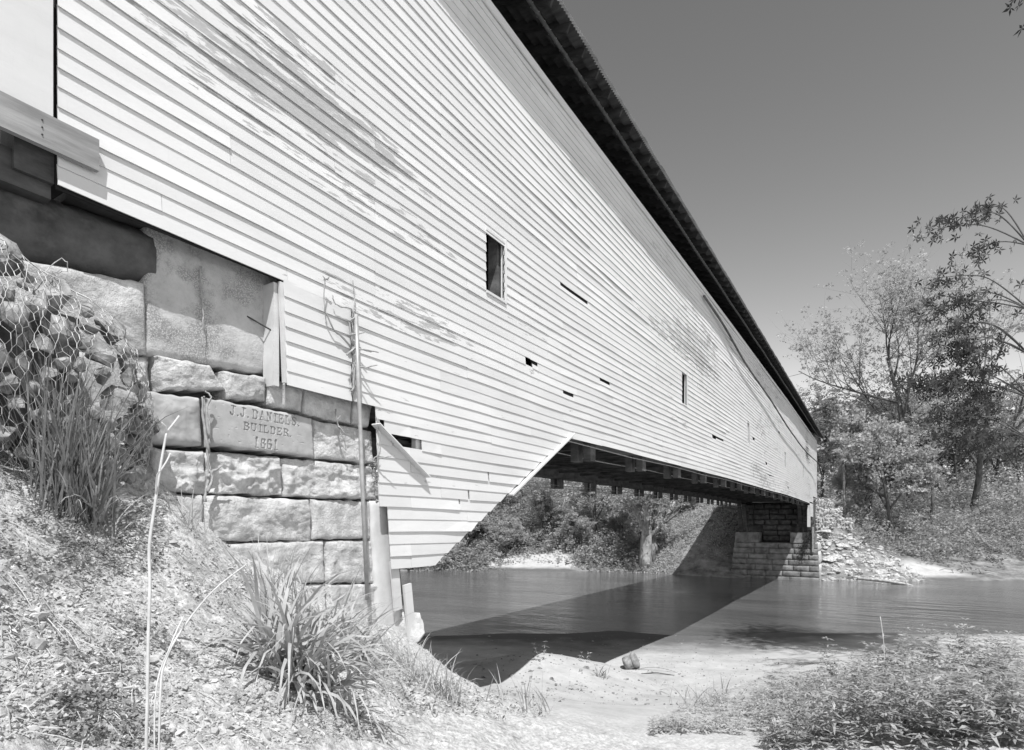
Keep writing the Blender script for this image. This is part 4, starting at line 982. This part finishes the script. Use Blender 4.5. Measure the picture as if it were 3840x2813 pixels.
# gabions at the far end
def far_gabion(u0, u1, v0, v1, d, label):
    a = D(u0, v1, d); b_ = D(u1, v0, d); t = thing('gabion', tuple((a+b_)/2), label, 'gabion', 'wire gabions stacked by the far end of the bridge')
    Rv = Vector((CA, SA, 0)); Fv = Vector((-SA, CA, 0)); wd = (u1-u0)/F*d; ht = b_.z-a.z; A_ = [arr(m_) for m_ in RP]; rr_ = np.random.default_rng(int(u0)); pts = []; 
    for _ in range(int(wd*ht*34)):
        s_, h_, e_ = rr_.uniform(0, 1), rr_.uniform(0, 1), rr_.uniform(0, .9)
        q = a+Rv*wd*s_+Vector((0, 0, ht*h_))+Fv*(.12 if rr_.random() < .7 else e_); 
        if q.y > 0: pts.append(np.array(q))
    for k_, q in enumerate(pts):
        o = place('rock', RP[k_ % 8], Vector(q), rr_.uniform(.14, .24), parent=t)
    mb = MB(); c = a+Fv*.5+Rv*wd/2+Vector((0,0,ht/2))
    mb.beam(a+Fv*.6+Vector((0,0,ht/2))+Rv*.12, a+Fv*.6+Vector((0,0,ht/2))+Rv*(wd-.12), .8, ht-.15); mb.build('rubble_fill', M['rockpale'], t)
    mb = MB()
    for k_ in range(int(wd/.3)+1): q = a+Rv*(k_*.3)-Fv*.12; mb.tube([q, q+Vector((0,0,ht))], .008, 3)
    for k_ in range(int(ht/.3)+1): q = a-Fv*.12+Vector((0,0,k_*.3)); mb.tube([q, q+Rv*wd], .008, 3)
    mb.build('wire_mesh', M['wire'], t)
far_gabion(3050, 3128, 1875, 1908, 58.5, 'topmost pale gabion just right of the bridge end')
far_gabion(3058, 3158, 1906, 1940, 57.6, 'second gabion down, the longest of the stack')
far_gabion(3062, 3136, 1939, 1980, 56.8, 'third gabion down, standing against the abutment')
far_gabion(3140, 3196, 1944, 1986, 57.2, 'gabion standing apart to the right on the slope')
# rock pile
def farpt(u, v, lo=46, hi=75): return on(u, v, lo, hi)
big = [((3090,1995),1.15,.35,'flat overhanging slab below the stacked gabions'), ((3140,2150),.5,.25,'dark flat rock at the waterline'), ((3130,2095),1.35,.6,'largest tilted slab beside the abutment base'),
       ((3160,2050),.8,.4,'grey angular boulder midway up the rock pile'), ((3330,2120),.85,.5,'rounded pale boulder near the tip of the rock pile'), ((3300,2150),.75,.42,'broad pale boulder at the water edge'),
       ((3225,2155),.5,.36,'squarish boulder behind the root of the log'), ((3190,2010),.5,.35,'block sticking out under the weedy slope'), ((3290,2110),.55,.35,'blocky stone above the broad pale boulder')]
for k_, ((u, v), s_, hs, lb) in enumerate(big):
    p = farpt(u, v); place('boulder', RB[k_ % 6], p+Vector((0,0,.1)), (s_, s_*.8, hs), (r_.uniform(-.3,.3), r_.uniform(-.3,.3), r_.uniform(0,3)), label=lb, category='boulder')
uv = []
while len(uv) < 170:
    u = random.uniform(3060, 3440); v = random.uniform(1985, 2185)
    if v >= ip(u, [3060, 3200, 3330, 3440], [1985, 2010, 2080, 2150]): uv.append((u, v))
for k_, p in enumerate(on_many(uv, 47, 75)):
    p = Vector(p)
    place('broken_stone', RP[k_ % 8], p+Vector((0,0,.02)), (random.uniform(.22, .5), random.uniform(.2, .4), random.uniform(.2, .38)), (random.uniform(-.3,.3), random.uniform(-.3,.3), random.uniform(0,6)),
          label='pale broken stone in the loose rock pile sloping from the far abutment to the water', category='stone', group='broken stones of the rock pile by the far abutment')
pts = []; r2 = np.random.default_rng(4)
while len(pts) < 1500:
    u = r2.uniform(3060, 3470); v = r2.uniform(1985, 2190)
    if v < np.interp(u, [3060, 3200, 3330, 3470], [1985, 2010, 2080, 2160]): continue
    pts.append((u, v))
pts = np.array(pts); ds = np.linspace(47, 70, 260); rx = (pts[:, :1]-CX)/F*ds; X_ = -SA*ds+CA*rx; Y_ = CA*ds+SA*rx; Z_ = CZ-(pts[:, 1:]-HY)*ds/F
k2 = ((Z_-Hgt(X_, Y_)) < 0).argmax(1); ii = np.arange(len(pts)); pw = np.stack([X_[ii, k2], Y_[ii, k2], Z_[ii, k2]], 1)
V_, F_ = scatter_mesh(RP, pw, r2.exponential(.07, len(pw))+.06, 3); obj('rubble', mesh('rubble', V_, F_, M['rockpale']), kind='stuff', label='small pale rubble filling the rock pile by the far abutment', category='rubble')
# utility pole
p = D(3166, 1905, 63); gz = G(p.x, p.y)
up = thing('utility_pole', (p.x, p.y, gz), 'bare weathered pole standing behind the gabions with a cable at its top', 'utility pole')
MB().tube([(p.x, p.y, gz-.3), (p.x, p.y, D(3168,1725,63).z)], [.16, .13], 10).build('pole_shaft', M['rockpale'], up, True)
MB().tube([(p.x+.14, p.y-.1, D(3168,1880,63).z), (p.x+.13, p.y-.1, D(3168,1745,63).z)], .035, 6).build('cable_guard', M['bark'], up, True)
# ================================================================ TREES
def grow(r_, p, d, ln, rad, lev, wood, tips, segs=5, bend=.18, kids=(4, 6), ang=(.5, 1.0), shrink=.62, upb=.08, maxlev=3):
    pts = [p]; rs = [rad]
    for i_ in range(segs):
        d = (d+Vector((r_.gauss(0, bend), r_.gauss(0, bend), r_.gauss(0, bend)+upb))).normalized(); p = p+d*ln/segs; pts.append(p); rs.append(rad*(1-.75*(i_+1)/segs) if lev else rad*(1-.6*(i_+1)/segs))
        if lev >= maxlev-1: tips.append(p)
    wood.tube(pts, rs, 7 if lev == 0 else (5 if lev == 1 else 3))
    if lev < maxlev:
        n_ = r_.randint(*kids)
        for q in range(n_):
            t = r_.uniform(.3 if lev else .35, 1); i_ = min(segs-1, int(t*segs)); b_ = pts[i_].lerp(pts[i_+1], t*segs-i_)
            ax_ = Vector((r_.gauss(0, 1), r_.gauss(0, 1), r_.gauss(0, 1))).cross(d).normalized(); a = r_.uniform(*ang)
            nd = (d*math.cos(a)+ax_*math.sin(a)).normalized()
            grow(r_, b_, nd, ln*shrink*r_.uniform(.7, 1.15)*(1.15-.35*t), rs[i_]*.55, lev+1, wood, tips, max(3, segs-1), bend*1.15, kids, ang, shrink, upb, maxlev)
def tree_proto(seed, h, rad, nleaf, lsize, kids, maxlev, bare=.0, lm='leaf', bark='bark', spread=.35, ang=(.5, 1.0), shrink=.62, lean=(0,0), aspect=.55, cl=24, csz=.26):
    r_ = random.Random(seed); wood = MB(); tips = []
    grow(r_, Vector((0,0,-.5)), Vector((lean[0], lean[1], 1)).normalized(), h*.62, rad, 0, wood, tips, 7, .07, kids, ang, shrink, .05, maxlev)
    g_ = np.random.default_rng(seed); tp = np.array([tuple(t) for t in tips]); tp = tp[tp[:, 2] > h*bare]
    nc = max(30, nleaf//cl); cc = tp[g_.integers(0, len(tp), nc)]+g_.normal(0, spread, (nc, 3)); cs = g_.uniform(.5, 1.5, nc)
    idx = g_.integers(0, nc, nleaf); pc = cc[idx]+g_.normal(0, 1, (nleaf, 3))*np.array([csz, csz, csz*.6])*cs[idx][:, None]
    V_, F_ = leafcards(pc, .5, lsize, seed, aspect)
    return mesh('trunk', wood.V, wood.F, M[bark], True), mesh('crown', V_, F_, M[lm]), (seed, h)
def plant_tree(pr, p, sc_, rz_, label, group=None, name='tree', cat='tree', sz=None):
    t = thing(name, tuple(p), label, cat, group); t.rotation_euler = (0, 0, rz_); t.scale = (sc_, sc_, sz or sc_)
    for nm, me in (('trunk', pr[0]), ('crown', pr[1])):
        o = bpy.data.objects.new(nm, me); C.objects.link(o); o.parent = t
    return t
T_air = tree_proto(11, 29, .40, 13000, .15, (6, 8), 3, .25, 'leafpale', spread=.3, cl=9, csz=.22, ang=(.4, 1.0), shrink=.68)
T_air2 = tree_proto(12, 29, .40, 9000, .16, (6, 8), 3, .3, 'leafpale', spread=.3, cl=9, csz=.22, ang=(.4, 1.0), lean=(-.18, 0), shrink=.68)
T_full = tree_proto(13, 12, .26, 20000, .17, (6, 8), 3, .08, 'leafpale', spread=.5, cl=42, csz=.30, ang=(.6, 1.2), shrink=.62)
T_mid = tree_proto(14, 17, .25, 10000, .17, (5, 8), 3, .15, 'leaf', spread=.7, ang=(.5, 1.1))
T_mid2 = tree_proto(15, 16, .22, 9000, .17, (5, 8), 3, .1, 'leafpale', spread=.7, ang=(.5, 1.1))
T_brush = tree_proto(16, 5, .07, 5200, .11, (6, 8), 2, .02, 'leaf', spread=.5, ang=(.5, 1.3), shrink=.7)
T_syc = tree_proto(17, 14, .80, 6000, .14, (5, 6), 3, .3, 'leafpale', 'sycamore', spread=.4, ang=(.5, 1.1), lean=(.05, 0))
T_trunk = tree_proto(18, 24, .26, 3500, .14, (4, 6), 2, .35, 'leafpale', spread=.8, ang=(.5, 1.1), shrink=.45)
def gpt(u, d):
    p = D(u, HY, d); p.z = G(p.x, p.y); return p
plant_tree(T_air, gpt(3420, 74), 1.15, .6, 'tall airy tree with a dark crooked trunk and sparse new leaves against the sky')
plant_tree(T_air2, gpt(3640, 72), 1.02, 2.2, 'tall leaning vine-clad tree by the right edge with a forked open crown')
plant_tree(T_full, gpt(3350, 60), 1.0, 1.0, 'full leafy tree on the bank right of the gabions', sz=1.3)
plant_tree(T_full, gpt(3262, 68), .8, 2.9, 'smaller dense dark tree just right of the utility pole')
plant_tree(T_trunk, gpt(3490, 68), .75, 0, 'slender straight tree with a thin dark trunk between the two tall airy trees')
plant_tree(T_trunk, gpt(3590, 80), .9, 1.4, 'thin tree beyond the slender one with high sparse leaves')
plant_tree(T_syc, gpt(2420, 60.8), .95, 2.2, 'pale double-trunked sycamore at the far waterline seen under the bridge')
plant_tree(T_syc, gpt(2452, 61.2), .75, .4, 'second mottled pale trunk close to the sycamore under the bridge')
plant_tree(T_mid, gpt(2230, 68), .8, .4, 'dark trunked tree left of the sycamore under the bridge')
plant_tree(T_mid2, gpt(2030, 68), .6, 1.4, 'ivy-covered slanting tree on the far bank nearest the sandbar')
plant_tree(T_mid, gpt(1960, 76), .75, 2.4, 'thin forked tree on the far bank left of the ivy-covered one')
plant_tree(T_air2, gpt(3560, 78), 1.0, .2, 'open-crowned tree between the two tallest airy trees')
for q, (u, d, s_, lb) in enumerate(((1900,66,.42,'low bright bush at the left end of the far bank by the sandbar'), (2080,69,.5,'bushy tree over the ivy-covered trunk'), (2180,66,.4,'round bush at the waterline left of the sycamore'),
        (2330,68,.5,'bushy tree behind the sycamore trunks'), (2550,72,.42,'bush at the crest of the embankment beside the abutment'), (1760,68,.5,'bush half hidden by the sloping edge of the siding'))):
    plant_tree(T_full, gpt(u, d), s_, q*1.3, lb, 'bushes on the far bank under the bridge')
k_ = 0
r2 = random.Random(77)
for u, d, pr, s_ in ((3090,88,T_mid,1.0),(3150,84,T_mid2,.9),(3200,90,T_mid,1.0),(3260,82,T_mid2,1.0),(3320,92,T_mid,1.1),(3380,86,T_mid,1.0),(3420,96,T_mid2,1.1),(3480,90,T_mid,1.0),(3540,92,T_mid2,1.05),(3600,88,T_mid,1),(3660,94,T_mid2,1.0),(3740,84,T_mid,1.1),(3820,80,T_mid2,1),
                     (3100,115,T_mid2,1.1),(3180,118,T_mid,1.2),(3260,120,T_mid2,1.2),(3340,122,T_mid,1.2),(3430,118,T_mid2,1.2),(3520,124,T_mid,1.2),(3610,120,T_mid2,1.2),(3700,118,T_mid,1.2),(3800,112,T_mid,1.2),
                     (3060,150,T_mid2,1.2),(3120,155,T_mid2,1.3),(3200,160,T_mid2,1.3),(3300,160,T_mid2,1.3),(3420,165,T_mid2,1.3),
                     (1500,84,T_mid,.9),(1620,88,T_mid2,.9),(1740,86,T_mid,.9),(1860,90,T_mid,.9),(1980,92,T_mid2,1),(2100,88,T_mid,.9),(2200,92,T_mid2,.9),(2320,90,T_mid,.9),(2420,94,T_mid,.9),(2520,96,T_mid2,1),(2620,98,T_mid,1),(1300,80,T_mid,.9),(2720,96,T_mid2,1)):
    right = u > 3000
    plant_tree(pr, gpt(u, d), s_*r2.uniform(.9, 1.1), r2.uniform(0, 6.28),
        'leafy tree among the crowded hillside woods right of the bridge end' if right else 'leafy tree among the crowded woods seen under the bridge',
        'trees of the hillside woods right of the bridge' if right else 'trees of the woods seen under the bridge')
# brush along the far bank: too tangled to count
def brush(name, spots, seed, n_, size, lm, label, rad=1.2, hgt_=1.4, clump=9):
    g_ = np.random.default_rng(seed); Ps = []
    for u, d, s_ in spots:
        p = gpt(u, d); cl = g_.normal(0, 1, (clump*5, 3))*np.array([rad*s_, rad*s_, .0])+np.array(p)
        cl[:, 2] = Hgt(cl[:, 0], cl[:, 1])+np.abs(g_.normal(0, .5, clump*5))*hgt_*s_
        k2_ = g_.integers(0, clump*5, n_); Ps.append(cl[k2_]+g_.normal(0, .17*s_, (n_, 3))*np.array([1, 1, .6]))
    V_, F_ = leafcards(np.vstack(Ps), .5, size, seed); obj(name, mesh(name, V_, F_, M[lm]), kind='stuff', label=label, category='brush')
g_ = random.Random(3)
def bankspot():
    u = g_.uniform(1480, 2420); d = g_.uniform(63, 66) if g_.random() < .45 else g_.uniform(66, 80)
    return (u, max(d, 68.5) if abs(u-1990) < 210 else d, g_.uniform(.7, 1.6))
brush('undergrowth', [bankspot() for _ in range(230)], 1, 460, .15, 'leaf', 'tangled leafy undergrowth covering the far bank beneath the bridge')
brush('undergrowth', [(g_.uniform(2330, 2770), g_.uniform(58, 76), g_.uniform(.35, .75)) for _ in range(150)], 2, 330, .085, 'grass', 'pale weedy brush on the embankment beside the far abutment', hgt_=.5)
brush('undergrowth', [(g_.uniform(3230, 3840), g_.uniform(57, 84), g_.uniform(.8, 1.7)) for _ in range(170)], 3, 440, .15, 'leaf', 'leafy undergrowth along the far bank right of the rock pile')
brush('undergrowth', [(g_.uniform(3215, 3420), g_.uniform(63, 76), g_.uniform(.6, 1.1)) for _ in range(30)], 4, 420, .10, 'leafpale', 'brush around the foot of the utility pole and gabions')
brush('undergrowth', [(g_.uniform(3150, 3840), g_.uniform(78, 100), g_.uniform(1.4, 2.6)) for _ in range(110)], 7, 380, .22, 'leafpale', 'shadowy leafy understory deeper in the right-hand woods', hgt_=2.2)
brush('undergrowth', [(g_.uniform(1500, 2750), g_.uniform(76, 95), g_.uniform(1.4, 2.6)) for _ in range(110)], 8, 420, .2, 'leafpale', 'taller leafy growth behind the far bank beneath the bridge', hgt_=2.4)
brush('ground_vegetation', [(g_.uniform(3210, 3340), g_.uniform(56, 60), .4) for _ in range(16)], 5, 120, .08, 'leafpale', 'thin weeds on the slope above the rock pile', hgt_=.4)
brush('hillside_woods', [(g_.uniform(1000, 4200), g_.uniform(96, 190), g_.uniform(2.2, 3.6)) for _ in range(300)], 6, 420, .28, 'leafpale', 'distant hillside woods closing the view beyond the river', hgt_=3.2, rad=1.4)
# roots and drift along the far waterline
for u0, u1, v, lb in ((3560, 3700, 2110, 'fallen branch with bare twigs at the right water edge'), (2340, 2480, 2120, 'tangle of washed-up roots by the sycamore'), (1680, 1800, 2115, 'dark driftwood trunk lying left of the sandbar')):
    mb = MB(); g_ = random.Random(int(u0))
    for q in range(16):
        a = gpt(g_.uniform(u0, u1), 63 if u0 < 3000 else 52.5)+Vector((0,0,g_.uniform(0, .5))); b_ = a+Vector((g_.uniform(-1.6, 1.6), g_.uniform(-.5, .5), g_.uniform(-.2, .6)))
        mb.tube([a, a.lerp(b_, .5)+Vector((0,0,g_.uniform(0, .3))), b_], [.05, .035, .015], 4)
    mb.build('driftwood', M['dead'], None, True, label=lb, category='driftwood')
# maple overhanging from the right, its trunk outside the picture
mt = thing('maple_tree', (5.0, 17.5, G(5, 17.5)), 'dark maple whose leafy branches hang into the right edge of the sky', 'tree')
wood = MB(); base = Vector((5.0, 17.5, G(5, 17.5)-.3)); wood.tube([base, base+Vector((.1,0,4)), base+Vector((-.1,.2,9)), base+Vector((.1,.2,15)), base+Vector((0,0,22))], [.42, .36, .28, .18, .05], 10)
wood.build('trunk', M['bark'], mt, True)
lv = []; lfv = []
g_ = np.random.default_rng(31)
def star(c_, s_, lv, lfv):
    nrm = g_.normal(size=3); nrm[2] = abs(nrm[2])*.4; nrm /= np.linalg.norm(nrm); a = np.cross(nrm, g_.normal(size=3)); a /= np.linalg.norm(a); b_ = np.cross(nrm, a)
    for q in range(5):
        t = q*1.1-2.2; dv = a*math.cos(t)+b_*math.sin(t); sv = -a*math.sin(t)+b_*math.cos(t); L2 = s_*(1 if q == 2 else .85 if q in (1, 3) else .6); o_ = len(lv)
        lv += [c_, c_+dv*L2*.45+sv*L2*.16, c_+dv*L2, c_+dv*L2*.45-sv*L2*.16]; lfv.append((o_, o_+1, o_+2, o_+3))
br_ends = [((3668,790),13), ((3495,860),12), ((3600,820),12), ((3530,1040),12), ((3640,950),12), ((3475,1160),12), ((3560,1120),12), ((3640,1150),12), ((3555,1290),12.5), ((3620,1210),12), ((3540,1245),12),
           ((3420,1430),12), ((3500,1460),12), ((3560,1345),12.5), ((3620,1400),12), ((3650,1480),12), ((3540,1540),12), ((3590,1580),12), ((3640,1530),12), ((3480,1445),12.2), ((3640,1330),12), ((3600,1640),12), ((3650,1680),12.5)]
limbs = []
for v_ in (880, 1120, 1290, 1450, 1610):
    e = D(3860, v_+40, 12.6); s0 = Vector((5.0, 17.5, min(19, e.z+1.0))); pl2 = spline([s0, s0.lerp(e, .5)+Vector((0, 0, .6)), e], 6)
    MB().tube(pl2, list(np.linspace(.07, .025, len(pl2))), 6).build('branch', M['bark'], mt, True); limbs.append((v_, e))
for (u, v), d in br_ends:
    e = D(u, v, d); L0 = min(limbs, key=lambda q: abs(q[0]-v))[1]
    mid = L0.lerp(e, .5)+Vector((0, 0, .25+g_.uniform(-.1, .2)))
    pl2 = spline([L0, mid, e], 7); MB().tube(pl2, list(np.linspace(.018, .005, len(pl2))), 5).build('branch', M['bark'], mt, True)
    for t in range(36 if v < 1300 else 60):
        f_ = g_.beta(5, 1); q = pl2[min(len(pl2)-1, int(f_*(len(pl2)-1)+.999))]
        star(np.array(q)+g_.normal(0, 1, 3)*np.array([.20, .20, .09])+np.array([0, 0, -.04]), .14, lv, lfv)
for _ in range(8000):                                          # upper crown, above the frame
    q = np.array([6.0, 17.0, 20.4])+np.clip(g_.normal(0, 1, 3), -1.9, 1.9)*np.array([1.6, 1.6, 1.5]); star(q, .24, lv, lfv)
obj('foliage', mesh('foliage', np.array(lv), np.array(lfv), M['leafdark']), mt)
